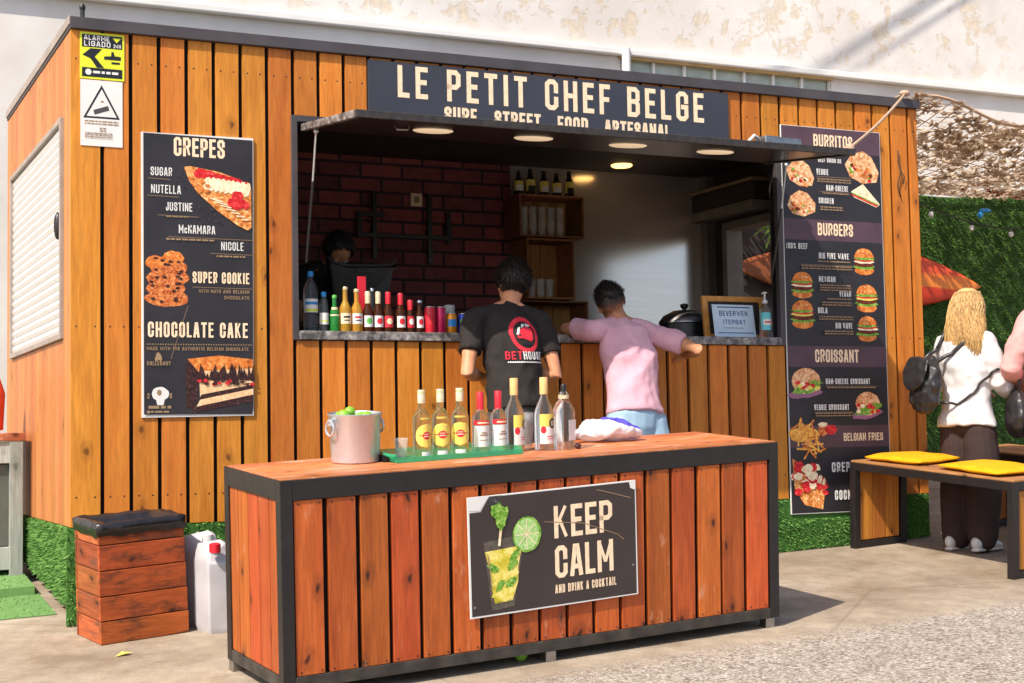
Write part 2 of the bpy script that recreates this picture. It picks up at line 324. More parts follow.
class Print(MB):
    """flat ink on a panel: u to the right, w up, n out of the panel"""
    def __init__(s, o=(0, 0, 0), u=(1, 0, 0), w=(0, 0, 1), n=(0, -1, 0), d=.0006):
        super().__init__(); s.o, s.u, s.w, s.n, s.d = V(o), V(u), V(w), V(n), d
    def P(s, u, w, d=None): return s.o+s.u*u+s.w*w+s.n*(s.d if d is None else d)
    def up(s, k=.0003): s.d += k
    def poly(s, pts, m, tint=None):
        area = sum(pts[i-1][0]*pts[i][1]-pts[i][0]*pts[i-1][1] for i in range(len(pts)))
        if area < 0: pts = pts[::-1]
        s.add([s.P(*p) for p in pts], [tuple(range(len(pts)))], m, tint); s.up(.00006)
    def rect(s, u0, u1, w0, w1, m): s.poly([(u0, w0), (u1, w0), (u1, w1), (u0, w1)], m)
    def blob(s, u, w, a, b, m, jit=.08, rot=0, n=18, a0=0, a1=360):
        pts = []
        for k in range(n+(a1-a0 < 360)):
            t = math.radians(a0+(a1-a0)*k/n); r = 1+random.uniform(-jit, jit); x, y = a*r*math.cos(t), b*r*math.sin(t)
            pts.append((u+x*math.cos(rot)-y*math.sin(rot), w+x*math.sin(rot)+y*math.cos(rot)))
        s.poly(pts, m)
    def stroke(s, pts, t, m, ext=True):
        q = [V(p) for p in pts]; closed = (q[0]-q[-1]).length < 1e-9
        if not closed and ext:
            q[0] = q[0]-(q[1]-q[0]).normalized()*t/2; q[-1] = q[-1]+(q[-1]-q[-2]).normalized()*t/2
        n = len(q); L = []; R = []
        for i in range(n):
            a = q[i]-q[i-1] if i > 0 else (q[-1]-q[-2] if closed else q[1]-q[0])
            b = q[i+1]-q[i] if i < n-1 else (q[1]-q[0] if closed else q[-1]-q[-2])
            a.normalize(); b.normalize(); na, nb = V((-a.y, a.x)), V((-b.y, b.x)); mm = na+nb
            if mm.length < .3: mm = na
            mm.normalize(); l = min(t/2/max(mm.dot(na), .35), t*1.1); L.append(q[i]+mm*l); R.append(q[i]-mm*l)
        for i in range(n-1): s.add([s.P(*R[i]), s.P(*R[i+1]), s.P(*L[i+1]), s.P(*L[i])], [(0, 1, 2, 3)], m, .5)
        s.up(.00006)
    def text(s, st, u, w, h, m, width=None, t=.15, gap=.09, align='L', dw=0., small=None):
        if t == .2: t, gap = .165, max(gap, .15)
        ws = []
        for ch in st:
            g = GL.get(ch) or GL.get(ch.upper()) or GL[' ']; ws.append(g[0]*h)
        tot = sum(ws)+gap*h*(len(st)-1); k = 1 if width is None else width/tot
        x = u-(tot*k if align == 'R' else tot*k/2 if align == 'C' else 0); tt = t*h
        for ch, cw in zip(st, ws):
            g = GL.get(ch) or GL.get(ch.upper()) or GL[' ']; cw *= k; d0 = s.d
            tw = min(tt, cw*.42) if ch not in 'I1.' else min(tt, cw)
            for pl in g[1]:
                pts = []
                for px, py in pl:
                    X = x+tw/2+px*max(cw-tw, 0) if ch not in 'I.' else x+cw/2
                    pts.append((X, w+dw*(X-u)+tt/2+py*(h-tt)))
                dg_ = len(pts) == 2 and abs(pl[0][0]-pl[1][0]) > .2 and abs(pl[0][1]-pl[1][1]) > .2
                if len(pts) > 1: s.stroke(pts, tw*(.72 if dg_ else 1), m, ext=not dg_)
            s.d = d0; x += cw+gap*h*k
        s.up(); return tot*k
    def lines(s, u, w, wd, h, m, n=1, dw=0.):
        for r in range(n):
            x = u; y = w-r*h*2
            while x < u+wd:
                l = random.uniform(.6, 2.6)*h*1.6; l = min(l, u+wd-x)
                s.poly([(x, y+dw*(x-u)), (x+l, y+dw*(x+l-u)), (x+l, y+h+dw*(x+l-u)), (x, y+h+dw*(x-u))], m); x += l+h*.6
def burger(p, u, w, s):
    p.blob(u, w-.36*s, .46*s, .17*s, FD_bun, .04); p.blob(u, w-.22*s, .52*s, .10*s, FD_leaf, .18, n=26); p.up()
    p.blob(u, w-.12*s, .48*s, .11*s, FD_meat, .06); p.blob(u, w-.02*s, .49*s, .07*s, M_yel if random.random() < .4 else FD_cream, .16, n=24); p.up()
    p.blob(u+.02*s, w+.05*s, .46*s, .07*s, FD_red, .1); p.blob(u, w+.11*s, .5*s, .07*s, FD_leaf, .2, n=26); p.up()
    p.blob(u, w+.14*s, .46*s, .36*s, FD_bun, .025, a0=0, a1=180, n=16); p.up()
    for k in range(9): p.blob(u+random.uniform(-.3, .3)*s, w+random.uniform(.22, .42)*s, .02*s, .014*s, FD_cream)
def sandwich(p, u, w, s, rot, base=FD_wrap):
    c, d = math.cos(rot), math.sin(rot); q = lambda a, b: (u+a*c-b*d, w+a*d+b*c)
    p.poly([q(*z) for z in ((-.52*s,-.1*s),(-.3*s,-.34*s),(.1*s,-.38*s),(.5*s,-.2*s),(.5*s,.06*s),(.2*s,.34*s),(-.1*s,.4*s),(-.4*s,.2*s))], base); p.up()
    for k in range(22):
        a, b = random.uniform(-.32, .36)*s, random.uniform(-.28, .02)*s
        p.blob(*q(a, b), random.uniform(.03, .085)*s, random.uniform(.03, .06)*s, random.choice([FD_red, FD_leaf, FD_cream, FD_crepe, FD_meat, FD_bun]), .2, rot+random.uniform(-1, 1), 9)
    p.up()
def baguette(p, u, w, s):
    p.blob(u-.03*s, w-.2*s, .56*s, .14*s, plain('plum_paper_print', srgb(150,96,130), .6), .12, .12); p.blob(u, w+.12*s, .46*s, .36*s, FD_wrap, .05); p.up()
    p.blob(u+.02*s, w-.06*s, .5*s, .15*s, FD_leaf, .22, .25, 26)
    for k in range(12): p.blob(u+random.uniform(-.38, .4)*s, w+random.uniform(-.14, .1)*s, .08*s, .055*s, random.choice([FD_red, FD_red, FD_cream, M_yel]), .2)
    p.up()
def crepe(p, pts, nred=9):
    p.poly(pts, FD_crepe); p.up(); (a, b, c) = pts[0], pts[1], pts[2]
    def bary(i, j): return (a[0]+(b[0]-a[0])*i+(c[0]-a[0])*j, a[1]+(b[1]-a[1])*i+(c[1]-a[1])*j)
    s = math.dist(a, b)
    for k in range(nred):
        i = random.uniform(.12, .75); p.blob(*bary(i, random.uniform(.05, .3)), .11*s, .07*s, FD_red, .15, -.2)
    p.up()
    for k in range(8): i = .3+.07*k; p.blob(*bary(i, .12+.02*(k % 2)), .035*s, .11*s, FD_cream, .1, -.3)
    p.up()
    for k in range(5): p.blob(*bary(random.uniform(.35, .6), random.uniform(.28, .42)), .09*s, .055*s, FD_red, .15, -.3)
    p.up()
    for k in range(26):
        t = random.random(); p.blob(*bary(t*.1, .2+t*.75), .03*s, .018*s, random.choice([FD_crepe, FD_cream, FD_bun]), .2, -1)
    p.up()
# ================================================================== ground
def ground_mat():
    g = NG('ground_concrete'); v = g.coord()
    sx = g.n('SeparateXYZ', Vector=v); X, Y = sx.outputs[0], sx.outputs[1]
    n = g.noise(v, 1.3, 6, .6); n2 = g.noise(v, 9, 8, .7); n3 = g.noise(v, 140, 3, .6)
    con = g.ramp(n, [(.3, srgb(126,111,94)), (.5, srgb(154,139,121)), (.7, srgb(170,157,140))])
    con = g.mix(.55, con, g.mix(1, con, g.ramp(n2, [(.3, .55), (.6, 1.12)]), 'MULTIPLY'))
    con = g.mix(.35, con, g.mix(1, con, g.ramp(n3, [(.3, .5), (.6, 1.15)]), 'MULTIPLY'))
    # brown stains trodden along the cladding and bin
    st = g.noise(v, 2.2, 5, .7); con = g.mix(g.ramp(st, [(.52, 0.), (.70, .45)]), con, srgb(112,88,62))
    ck = g.n('TexVoronoi', feature='DISTANCE_TO_EDGE', Scale=.55); g.put(ck.inputs['Vector'], g.mix(.10, v, g.n('TexNoise', Scale=2.5).outputs[1])); con = g.mix(g.ramp(ck.outputs[0], [(.002, .35), (.005, 0.)]), con, srgb(84,68,52))
    sp = g.noise(v, 55, 4, .8); con = g.mix(g.ramp(sp, [(.66, 0.), (.72, .5)]), con, srgb(96,78,60))
    vo = g.n('TexVoronoi', Scale=88.); g.put(vo.inputs['Vector'], v)
    cc = g.n('SeparateColor', Color=vo.outputs['Color']).outputs[0]
    peb = g.ramp(cc, [(0, srgb(92,76,70)), (.2, srgb(108,98,90)), (.36, srgb(156,146,136)), (.7, srgb(180,170,160)), (1, srgb(206,200,192))])
    peb = g.mix(g.ramp(vo.outputs['Distance'], [(.3, 0.), (.62, .65)]), peb, srgb(140,128,114))
    peb = g.mix(.1, peb, con); peb = g.mix(.55, peb, g.mix(1, peb, g.ramp(n2, [(.3, .66), (.65, 1.02)]), 'MULTIPLY'))
    lin = g.math('ADD', g.math('SUBTRACT', g.math('ADD', Y, -6.05), g.math('MULTIPLY', g.math('ADD', X, .19), .565)), g.math('MULTIPLY', g.math('ADD', n2, -.5), .3))
    mask = g.ramp(g.math('MULTIPLY_ADD', lin, 1., .5), [(.38, 1.), (.6, 0.)])
    h = g.mix(mask, n3, vo.outputs['Distance'])
    g.bump(h, .35, .006)
    return g.fin(g.mix(mask, con, peb), .85, 0, .25)
b = MB(); MG = ground_mat(); N = 24
for i in range(N):
    for j in range(N):
        xs = [-40+80*(i+a)/N for a in (0, 1)]; ys = [-30+70*(j+a)/N for a in (0, 1)]
        b.quad((xs[0], ys[0], gz(xs[0], ys[0])), (xs[1], ys[0], gz(xs[1], ys[0])), (xs[1], ys[1], gz(xs[1], ys[1])), (xs[0], ys[1], gz(xs[0], ys[1])), MG)
struct(b.build('ground'))
# ================================================================== building behind
def plaster():
    g = NG('peeling_white_plaster'); v = g.coord((1, 1, 1))
    n = g.noise(v, 1.1, 5, .6); n2 = g.noise(v, 5.5, 9, .72, .3); n3 = g.noise(v, 38, 6, .7)
    sz = g.n('SeparateXYZ', Vector=v).outputs[2]
    col = g.ramp(n, [(.35, (.60, .56, .52)), (.65, (.74, .71, .675))])
    pe = g.math('MULTIPLY', g.ramp(n2, [(.535, 0.), (.565, 1.)]), g.ramp(g.noise(v, .75, 3), [(.36, 0.), (.5, 1.)]))
    up = g.ramp(g.math('MULTIPLY_ADD', sz, .25, -.38), [(.5, 0.), (.53, 1.)])
    pe = g.math('MULTIPLY', pe, up)
    col = g.mix(g.math('MULTIPLY', pe, .52), col, g.ramp(n3, [(.3, srgb(170,140,100)), (.6, srgb(214,194,160))]))
    g.bump(g.math('SUBTRACT', g.math('MULTIPLY', n3, .25), pe), .35, .01)
    return g.fin(col, .9, 0, .2)
M_pl = plaster(); M_pls = plain('smooth_white_render', (.72, .70, .67), .85, 0, .2, .06, 3)
bw = thing('building', 'white building with flaking plaster behind the wooden food kiosk', 'building', KM)
b = MB(); b.box(-9, 4.85, 3.2, 4.2, -2, 9, M_pl); b.box(6.93, 18, 3.2, 4.2, -2, 9, M_pl); b.box(4.85, 6.93, 3.2, 4.2, -2, 3.33, M_pl); b.box(4.85, 6.93, 3.2, 4.2, 3.445, 9, M_pl); b.box(4.85, 6.93, 3.3, 4.2, 3.33, 3.445, M_dark); b.build('wall', bw)
b = MB(); b.box(-9, 18, 3.13, 3.198, 3.45, 3.505, M_pls); b.box(-9, 18, 3.17, 3.198, 3.36, 3.45, M_pls) if False else None; b.build('ledge', bw, .01)
b = MB(); b.box(4.83, 6.95, 3.17, 3.21, 3.43, 3.449, plain('ochre_window_head', srgb(190,160,110), .7)); b.box(4.83, 6.95, 3.18, 3.22, 3.315, 3.33, M_pls)
for k in range(8): b.box(4.86+k*.295, 4.88+k*.295, 3.2, 3.23, 3.33, 3.43, M_pls)
wf = b.build('window_frame', bw); boxp('pane', wf, (4.86, 6.92, 3.235, 3.24, 3.33, 3.44), plain('greenish_glass', (.42, .46, .38), .15, 0, .6))
b = MB(); b.tube([(4.86, 3.12, 3.2), (4.86, 3.12, 3.50)], .035, M_pls, 12); b.build('pipe', bw, smooth='auto')
# hanging cable whose shadow crosses the plaster
b = MB(); a0, a1 = V((9.19, 3.15, 5.08)), V((3.08, 1.15, 7.8)); d = a1-a0
b.tube([a0+d*t+V((0, 0, -.0)) for t in (0, .5, 1, 1.6, 2.4)], .022, M_blk, 6); b.tube([a0+V((.25, 0, -.05))+d*t for t in (0, .5, 1, 1.6, 2.4)], .012, M_blk, 6)
o = b.build('overhead_cable'); o.matrix_world = KM; tag(o, 'black overhead cable leaving the white building high above the kiosk', 'cable')
# ================================================================== kiosk
W, D, ZT = 5.14, 2.31, 2.39
ko = thing('food_kiosk', 'orange wood clad street food kiosk with open serving hatch and black canopy', 'kiosk', KM)
OX0, OX1, OZ0, OZ1 = 1.115, 4.065, .93, 2.02
b = MB(); P_ = .137
k = 0
while k*P_ < W-.02:
    x0, x1 = k*P_+(.0105 if k else -.012), min((k+1)*P_-.0105, W)
    t = random.random()
    def seg(xa, xb, za, zb):
        if xb-xa > .004: b.box(xa, xb, -.0, .022, za, zb, M_wood, t)
    if x1 <= OX0 or x0 >= OX1: seg(x0, x1, 0, ZT)
    else:
        if x0 < OX0: seg(x0, OX0-.034, 0, ZT)
        if x1 > OX1: seg(OX1+.034, x1, 0, ZT)
        xa, xb = max(x0, OX0-.03), min(x1, OX1+.03)
        seg(xa, xb, 0, .898); seg(xa, xb, OZ1+.036, ZT)
    for zz in (.14, .955, 2.25):
        if zz != .955 or x1 < OX0-.05 or x0 > OX1+.05:
            for xx in (x0+.025, x1-.025): b.box(xx-.0035, xx+.0035, -.0012, -.0002, zz-.0035, zz+.0035, M_blk)
    k += 1
b.build('front_cladding', ko, .004)
b = MB()
for x0, x1, z0, z1 in ((0.01, OX0, .01, 2.44), (OX1, W-.01, .01, 2.44), (OX0, OX1, .01, OZ0-.03), (OX0, OX1, OZ1+.03, 2.44)): b.box(x0, x1, .024, .07, z0, z1, M_black)
b.build('front_backing', ko)
# left wall with shuttered window
WY0, WY1, WZ0, WZ1 = .24, 2.05, .935, 1.975
def sidewall(name, x0, x1, pitch, mat, y0, y1, z0, z1):
    b = MB(); k = 0
    while k*pitch < D:
        a, c = max(k*pitch+.003, .0), min((k+1)*pitch-.003, D); t = random.random()
        a = max(a, .0242)
        cuts = [(a, c)] if (c <= y0 or a >= y1) else [(a, min(c, y0-.03))]*(a < y0-.03)+[(max(a, y1+.03), c)]*(c > y1+.03)
        for p, q in cuts:
            if q-p > .003: b.box(x0, x1, p, q, 0, ZT, mat, t)
        p, q = max(a, y0-.03), min(c, y1+.03)
        if q-p > .003: b.box(x0, x1, p, q, 0, z0-.03, mat, t); b.box(x0, x1, p, q, z1+.03, ZT, mat, t)
        k += 1
    return b.build(name, ko, .002)
sidewall('left_cladding', -.012, 0, .092, M_woods, WY0, WY1, WZ0, WZ1)
b = MB()
for y0, y1, z0, z1 in ((.03, WY0, 0.02, 2.44), (WY1, D-.01, .02, 2.44), (WY0, WY1, .02, WZ0), (WY0, WY1, WZ1, 2.44)): b.box(.002, .05, y0+.042 if y0 < .1 else y0, y1, z0, z1, M_dark)
b.build('left_backing', ko)
b = MB()
for y0, y1, z0, z1 in ((WY0-.028, WY0, WZ0-.028, WZ1+.028), (WY1, WY1+.028, WZ0-.028, WZ1+.028), (WY0, WY1, WZ0-.028, WZ0), (WY0, WY1, WZ1, WZ1+.028)): b.box(-.03, .03, y0, y1, z0, z1, M_trim)
wf = b.build('shutter_frame', ko, .003)
b = MB(); n = 23
for k in range(n):
    z0 = WZ0+k*(WZ1-WZ0)/n; z1 = z0+(WZ1-WZ0)/n
    b.add([(-.008, WY0, z0+.003), (-.016, WY0, (z0+z1)/2), (-.008, WY0, z1-.002), (.002, WY0, z1), (.002, WY0, z0), (-.008, WY1, z0+.003), (-.016, WY1, (z0+z1)/2), (-.008, WY1, z1-.002), (.002, WY1, z1), (.002, WY1, z0)],
          [(0,1,6,5),(1,2,7,6),(2,3,8,7),(4,0,5,9),(0,4,3,2,1),(5,6,7,8,9)], M_white)
b.build('roller_shutter', wf)
b = MB(); b.ell((-.03, WY0+.03, 1.47), (.02, .025, .07), M_blk); b.build('handle', wf, smooth=True)
# right wall with doorway-like window
RY0, RY1, RZ0, RZ1 = .36, 1.97, .95, 1.93
b = MB()
for y0, y1, z0, z1 in ((.072, RY0, 0.02, 2.44), (RY1, D-.06, .02, 2.44), (RY0, RY1, .02, RZ0), (RY0, RY1, RZ1, 2.44)): b.box(W-.14, W-.024, y0, y1, z0, z1, M_dark)
b.build('right_backing', ko)
k = 0; b = MB()
while k*P_ < D:
    a, c, t = max(k*P_+.004, .026), min((k+1)*P_-.004, D), random.random()
    if c < RY0 or a > RY1: b.box(W-.022, W, a, c, 0, ZT, M_wood, t)
    else: b.box(W-.022, W, a, c, 0, RZ0, M_wood, t); b.box(W-.022, W, a, c, RZ1, ZT, M_wood, t)
    k += 1
b.build('right_cladding', ko, .003)
b = MB(); wfm = plain('grey_window_frame', (.20, .18, .16), .5)
for y0, y1, z0, z1 in ((RY1-.06, RY1-.002, RZ0+.002, RZ1-.002), (RY0+.002, RY0+.05, RZ0+.002, RZ1-.002), (RY0+.05, RY1-.06, RZ1-.06, RZ1-.002), (RY0+.05, RY1-.06, RZ0+.002, RZ0+.05)): b.box(W-.17, W-.03, y0, y1, z0, z1, wfm)
swf = b.build('side_window_frame', ko, .004)
b = MB(); b.box(W-.30, W-.142, 1.38, 2.235, 1.955, 2.02, wfm); b.box(W-.28, W-.142, 1.38, 2.235, 2.025, 2.15, M_dark); b.box(W-.30, W-.142, 1.38, 2.235, 2.155, 2.18, foods('brass_strip', [(.3, srgb(130,110,80)), (.7, srgb(176,150,112))], 5, .4)); b.box(W-.31, W-.142, 2.2, 2.236, 1.95, 2.19, M_trim)
b.build('shutter_box', ko, .004)
# back wall: bricks at left, steel sheet at right
def bricks():
    g = NG('dark_red_brick'); tc = g.n('TexCoord').outputs['Object']; r = g.n('Mapping'); g.put(r.inputs[0], tc); r.inputs[2].default_value = (math.radians(90), 0, 0)
    v = g.n('VectorMath', operation='MULTIPLY'); g.put(v.inputs[0], tc)
    sx = g.n('SeparateXYZ', Vector=tc); cb = g.n('CombineXYZ'); g.put(cb.inputs[0], sx.outputs[0]); g.put(cb.inputs[1], sx.outputs[2])
    bt = g.n('TexBrick', Scale=1.0); g.put(bt.inputs['Vector'], cb.outputs[0])
    g.put(bt.inputs['Color1'], srgb(150,76,74)); g.put(bt.inputs['Color2'], srgb(98,54,58)); g.put(bt.inputs['Mortar'], srgb(56,40,46))
    for i, vv in (('Brick Width', .30), ('Row Height', .098), ('Mortar Size', .012), ('Mortar Smooth', .4), ('Bias', -.1)): bt.inputs[i].default_value = vv
    n = g.noise(tc, 14, 6, .7)
    col = g.mix(.6, bt.outputs[0], g.mix(1, bt.outputs[0], g.ramp(n, [(.3, .45), (.7, 1.25)]), 'MULTIPLY'))
    g.bump(bt.outputs[1], -.6, .012); return g.fin(col, .75, 0, .3)
boxp('brick_wall', ko, (.05, 3.36, 2.2, 2.25, .1, 2.3), bricks())
def brushed():
    g = NG('hazy_steel_sheet'); v = g.coord((1, 1, 30)); n = g.noise(v, 3, 5)
    return g.fin(g.ramp(n, [(.3, (.86, .74, .67)), (.7, (.93, .82, .76))]), .17, .72, .5)
boxp('steel_sheet', ko, (3.362, 4.93, 2.19, 2.23, .1, 2.3), brushed())
b = MB(); b.box(.0, W, 2.252, D, .1, 2.44, M_black); b.box(4.93, 5.0, 2.1, 2.235, .1, 2.3, plain('grey_corner_post', (.16, .15, .145), .5)); b.build('rear_wall', ko)
boxp('floor', ko, (.03, W-.03, .08, 2.24, .02, .1), M_dark)
b = MB(); b.box(.052, W-.142, .074, 2.188, 2.30, 2.36, M_dark); b.build('ceiling', ko)
b = MB(); b.lathe([(0.001, 2.285), (.065, 2.285), (.075, 2.292), (.075, 2.3)], E_warm, (4.1, 1.9, 0), 24); b.build('ceiling_lamp', ko, smooth='auto')
b = MB(); b.box(-.018, W+.012, -.024, D, 2.392, 2.45, M_fascia); b.build('roof_fascia', ko, .003)
b = MB(); b.box(-.024, -.019, -.024, D, 2.41, 2.452, M_trim); b.build('roof_edge_trim', ko)
b = MB(); b.tube([(.06, .1, 2.45), (.06, .1, 2.52)], .012, M_blk); b.ell((.06, .1, 2.53), (.016, .016, .02), M_blk); b.build('roof_stub', ko)
b = MB()
for x0, x1, z0, z1 in ((OX0-.033, OX0, OZ0-.03, OZ1+.033), (OX1, OX1+.033, OZ0-.03, OZ1+.033), (OX0, OX1, OZ1, OZ1+.033)): b.box(x0, x1, -.012, .072, z0, z1, M_fascia)
b.build('hatch_frame', ko, .003)
b = MB(); b.box(OX0, OX1, -.02, .45, OZ0-.028, OZ0+.018, M_worn); b.build('hatch_ledge', ko, .004)
b = MB(); b.box(OX0-.2, OX0-.04+.1, .074, .12, 1.0, 1.9, M_dark) if False else None
M_cedge = plain('scuffed_dark_edge', (.035, .03, .029), .5, .1, .5, .4, 30)
# canopy flap hinged at the hatch top
HY, HZ, FY, FZ = -.02, 1.985, -.86, 1.892
cn = math.atan2(FZ-HZ, HY-FY); L_ = math.hypot(FZ-HZ, HY-FY)
CX0, CX1 = 1.13, 3.985
cp = bpy.data.objects.new('canopy', None)
b = MB(); b.xf = Matrix.Translation((0, HY, HZ)) @ Matrix.Rotation(-cn, 4, 'X')
b.box(CX0+.03, CX1-.03, -L_+.03, 0, -.006, .016, M_under); cpo = b.build('canopy', ko)
bf = MB(); bf.xf = b.xf
bf.box(CX0, CX1, -L_, -L_+.028, -.014, .022, M_cedge); bf.box(CX0, CX0+.028, -L_+.029, 0, -.014, .022, M_worn); bf.box(CX1-.028, CX1, -L_+.029, 0, -.014, .022, M_cedge); bf.build('canopy_frame', cpo, .003)
for x in (1.688, 2.25, 2.81, 3.36):
    b = MB(); b.xf = bf.xf; b.lathe([(.001, -.014), (.088, -.014), (.10, -.010), (.102, -.0065)], E_lamp, (x, -.42, 0), 28); b.build('ceiling_light', cpo, smooth='auto')
for x in (1.165, 4.03):
    b = MB(); b.tube([(x, .02, 1.30), (x, -.10, 1.70)], .0075, M_blk); b.tube([(x, -.10, 1.70), (x, -.16, 1.945)], .005, M_steel); b.ell((x, -.16, 1.945), (.014, .014, .014), M_steel); b.build('gas_strut', ko, smooth='auto')
b = MB(); b.tube([(1.45, -.52, 1.93), (1.45, -.55, 1.90), (1.5, -.56, 1.90), (1.52, -.54, 1.935)], .006, M_gal); b.build('latch', cpo)
# artificial grass skirt
def blades(b, fn, n, h, wd, m, lean=.6):
    for _ in range(n):
        p, nrm = fn(); nrm = V(nrm); d = (nrm*1.0+V((random.uniform(-1, 1), random.uniform(-1, 1), random.uniform(-.6, .9)))*lean).normalized()
        s = d.cross(V((random.uniform(-1, 1), random.uniform(-1, 1), random.uniform(-1, 1)))).normalized()*wd*random.uniform(.6, 1.3)
        hh = h*random.uniform(.6, 1.3); q = V(p)+d*hh+V((0, 0, -hh*.25)); b.add([V(p)-s, V(p)+s, q], [(0, 1, 2)], m)
GL_ = lambda x, y: (gz(*K(x, y, 0).xy)-KM.translation.z)
def skirtz(x, y): return GL_(x, y)
b = MB()
for i in range(20):
    x0, x1 = -.03+5.17*i/20, -.03+5.17*(i+1)/20
    b.add([(x0, .003, GL_(x0, .0)+.005), (x1, .003, GL_(x1, .0)+.005), (x1, .003, .0), (x0, .003, .0), (x0, .02, GL_(x0, .02)+.005), (x1, .02, GL_(x1, .02)+.005), (x1, .02, -.002), (x0, .02, -.002)], [(0,1,2,3),(5,4,7,6),(3,2,6,7),(1,5,6,2),(4,0,3,7)], M_turfb)
for i in range(10):
    y0, y1 = .021+2.28*i/10, .021+2.28*(i+1)/10
    b.add([(-.02, y0, GL_(0, y0)+.10), (-.02, y1, GL_(0, y1)+.06), (-.02, y1, -.002), (-.02, y0, -.002), (.02, y0, GL_(0, y0)+.10), (.02, y1, GL_(0, y1)+.06), (.02, y1, -.002), (.02, y0, -.002)], [(1,0,3,2),(4,5,6,7),(2,3,7,6)], M_turfb)
def f1():
    x = random.uniform(-.03, 5.14); z = random.uniform(GL_(x, -.03)+.01, -.12 if 4.08 < x < 4.86 else .0); return (x, .003, z), (0, -1, 0)
def f2():
    y = random.uniform(.0, 2.29); z = random.uniform(GL_(0, y)+.09, .0); return (-.02, y, z), (-1, 0, 0)
blades(b, f1, 9000, .022, .004, M_turf); blades(b, f2, 6000, .022, .004, M_turf)
b.build('grass_skirt', ko)
b = MB(); b.box(.3, 5.0, .1, 2.2, -.5, 0.0, M_black); b.build('chassis', ko)
# ================================================================== counter
co = thing('bar_counter', 'low stained orange plank bar counter with black steel frame and cocktail sign', 'bar counter', CM)
CW, CD, CH = 2.405, .63, .844
b = MB(); kk = 17; p = (CW-.11+.012)/kk
for k in range(kk):
    x0 = .055+k*p; t = random.random(); j = random.uniform(-.003, .003)
    b.box(x0+.003+j, x0+p-.017+j, .006, .026, .095, .766, M_cwood, t)
    for zz in (.108, .752):
        for xx in (x0+.02, x0+p-.03): b.lathe([(.001, 0), (.004, 0)], M_blk, (0, 0, 0), 6, cap=False) if False else b.box(xx-.003, xx+.003, .0035, .006, zz-.003, zz+.003, M_blk)
b.build('front_planks', co, .002)
b = MB(); p = (CD-.05)/5
for k in range(5):
    y0 = .03+k*p; t = random.random(); b.box(.008, .028, y0+.002, y0+p-.005, .095, .766, M_cwood, t)
b.build('side_planks', co, .002); b = MB()
for k in range(5): y0 = .03+k*p; b.box(CW-.028, CW-.008, y0+.002, y0+p-.005, .095, .766, M_cwood, random.random())
b.build('side_planks', co, .002)
b = MB(); b.box(.03, CW-.03, .03, CD-.02, .10, .76, M_black); b.build('carcass', co)
b = MB()
for x in (0, CW-.05): b.box(x, x+.05, 0, .05, .047, .846, M_frame); b.box(x, x+.05, CD-.05, CD, .047, .846, M_frame)
b.box(.051, CW-.051, 0, .05, .768, .846, M_frame); b.box(.051, CW-.051, CD-.05, CD, .768, .846, M_frame); b.box(0, .05, .051, CD-.051, .768, .846, M_frame); b.box(CW-.05, CW, .051, CD-.051, .768, .846, M_frame)
b.box(.051, CW-.051, 0, .05, .047, .093, M_dust); b.box(0, .05, .051, CD-.051, .047, .093, M_dust); b.box(CW-.05, CW, .051, CD-.051, .047, .093, M_frame); b.box(.051, CW-.051, CD-.05, CD, .047, .093, M_frame)
b.build('frame', co, .002)
b = MB(); n = 6; p = (CD-.02)/n
for k in range(n): b.box(.008, CW-.008, .006+k*p, .006+(k+1)*p-.004, .840, .8505, M_ctop, random.random())
b.build('counter_top', co, .001)
for x, y in ((.03, .03), (1.19, .03), (CW-.045, .03), (.03, CD-.03), (1.19, CD-.03), (CW-.045, CD-.03)):
    b = MB(); b.box(x-.025, x+.025, y-.02, y+.03, -.004, .046, M_gal); b.build('foot', co, .003)
# cocktail sign screwed to the counter
so_ = thing('cocktail_sign', 'dark keep calm and drink a cocktail sign with a peeling corner on the counter', 'sign', CM @ Matrix.Translation((.80, -.004, .228)) @ Matrix.Rotation(-.015, 4, 'Y'))
b = MB(); b.box(0, .82, -.006, -.001, 0, .493, M_whitep); b.build('panel', so_, .001)
p = Print(n=(0, -1, 0), o=(0, -.006, 0)); p.poly([(.008, .008), (.812, .006), (.814, .487), (.1, .487), (.06, .43), (.008, .43)], M_kc); p.up(); p.build('print', so_)
p = Print(o=(0, -.0068, 0)); p.poly([(.004, .489), (.098, .489), (.055, .435), (.004, .44)], M_whitep); p.build('peeling_corner', so_); p = Print(o=(0, -.0068, 0)); p.poly([(.785, .489), (.817, .489), (.817, .45), (.79, .462)], M_whitep); p.build('peeling_corner', so_); p = Print(o=(0, -.0068, 0)); p.poly([(.10, .489), (.16, .489), (.15, .45), (.09, .45)], FD_smoke); p.build('scuffed_patch', so_)
p = Print(o=(0, -.0068, 0)); m = M_cream
p.text('KEEP', .405, .285, .135, m, .29); p.text('CALM', .405, .118, .135, m, .29); p.text('AND DRINK A COCKTAIL', .402, .055, .036, m, .305, t=.2); p.build('lettering', so_)
p = Print(o=(0, -.0068, 0))
p.poly([(.068, .305), (.262, .32), (.205, .03), (.10, .02)], plain('glass_print', srgb(84,76,66), .5, var=.4, scale=50)); p.up(); p.poly([(.074, .265), (.248, .275), (.228, .19), (.226, .13), (.198, .055), (.115, .05), (.098, .13), (.094, .19)], FD_drink); p.up()
for u, w_, r in ((.15, .225, .05), (.165, .15, .05), (.155, .09, .042)): p.blob(u, w_, r*1.2, r*.8, FD_drink, .2); p.up()
for u, w_ in ((.11, .195), (.2, .2), (.14, .12), (.19, .13), (.21, .235)): p.blob(u, w_, .03, .016, FD_leaf, .2, random.uniform(-1, 1))
p.up(); p.blob(.272, .318, .068, .074, FD_leaf, .02, n=26); p.up(); p.blob(.27, .318, .06, .066, FD_lime, .02, n=26); p.up()
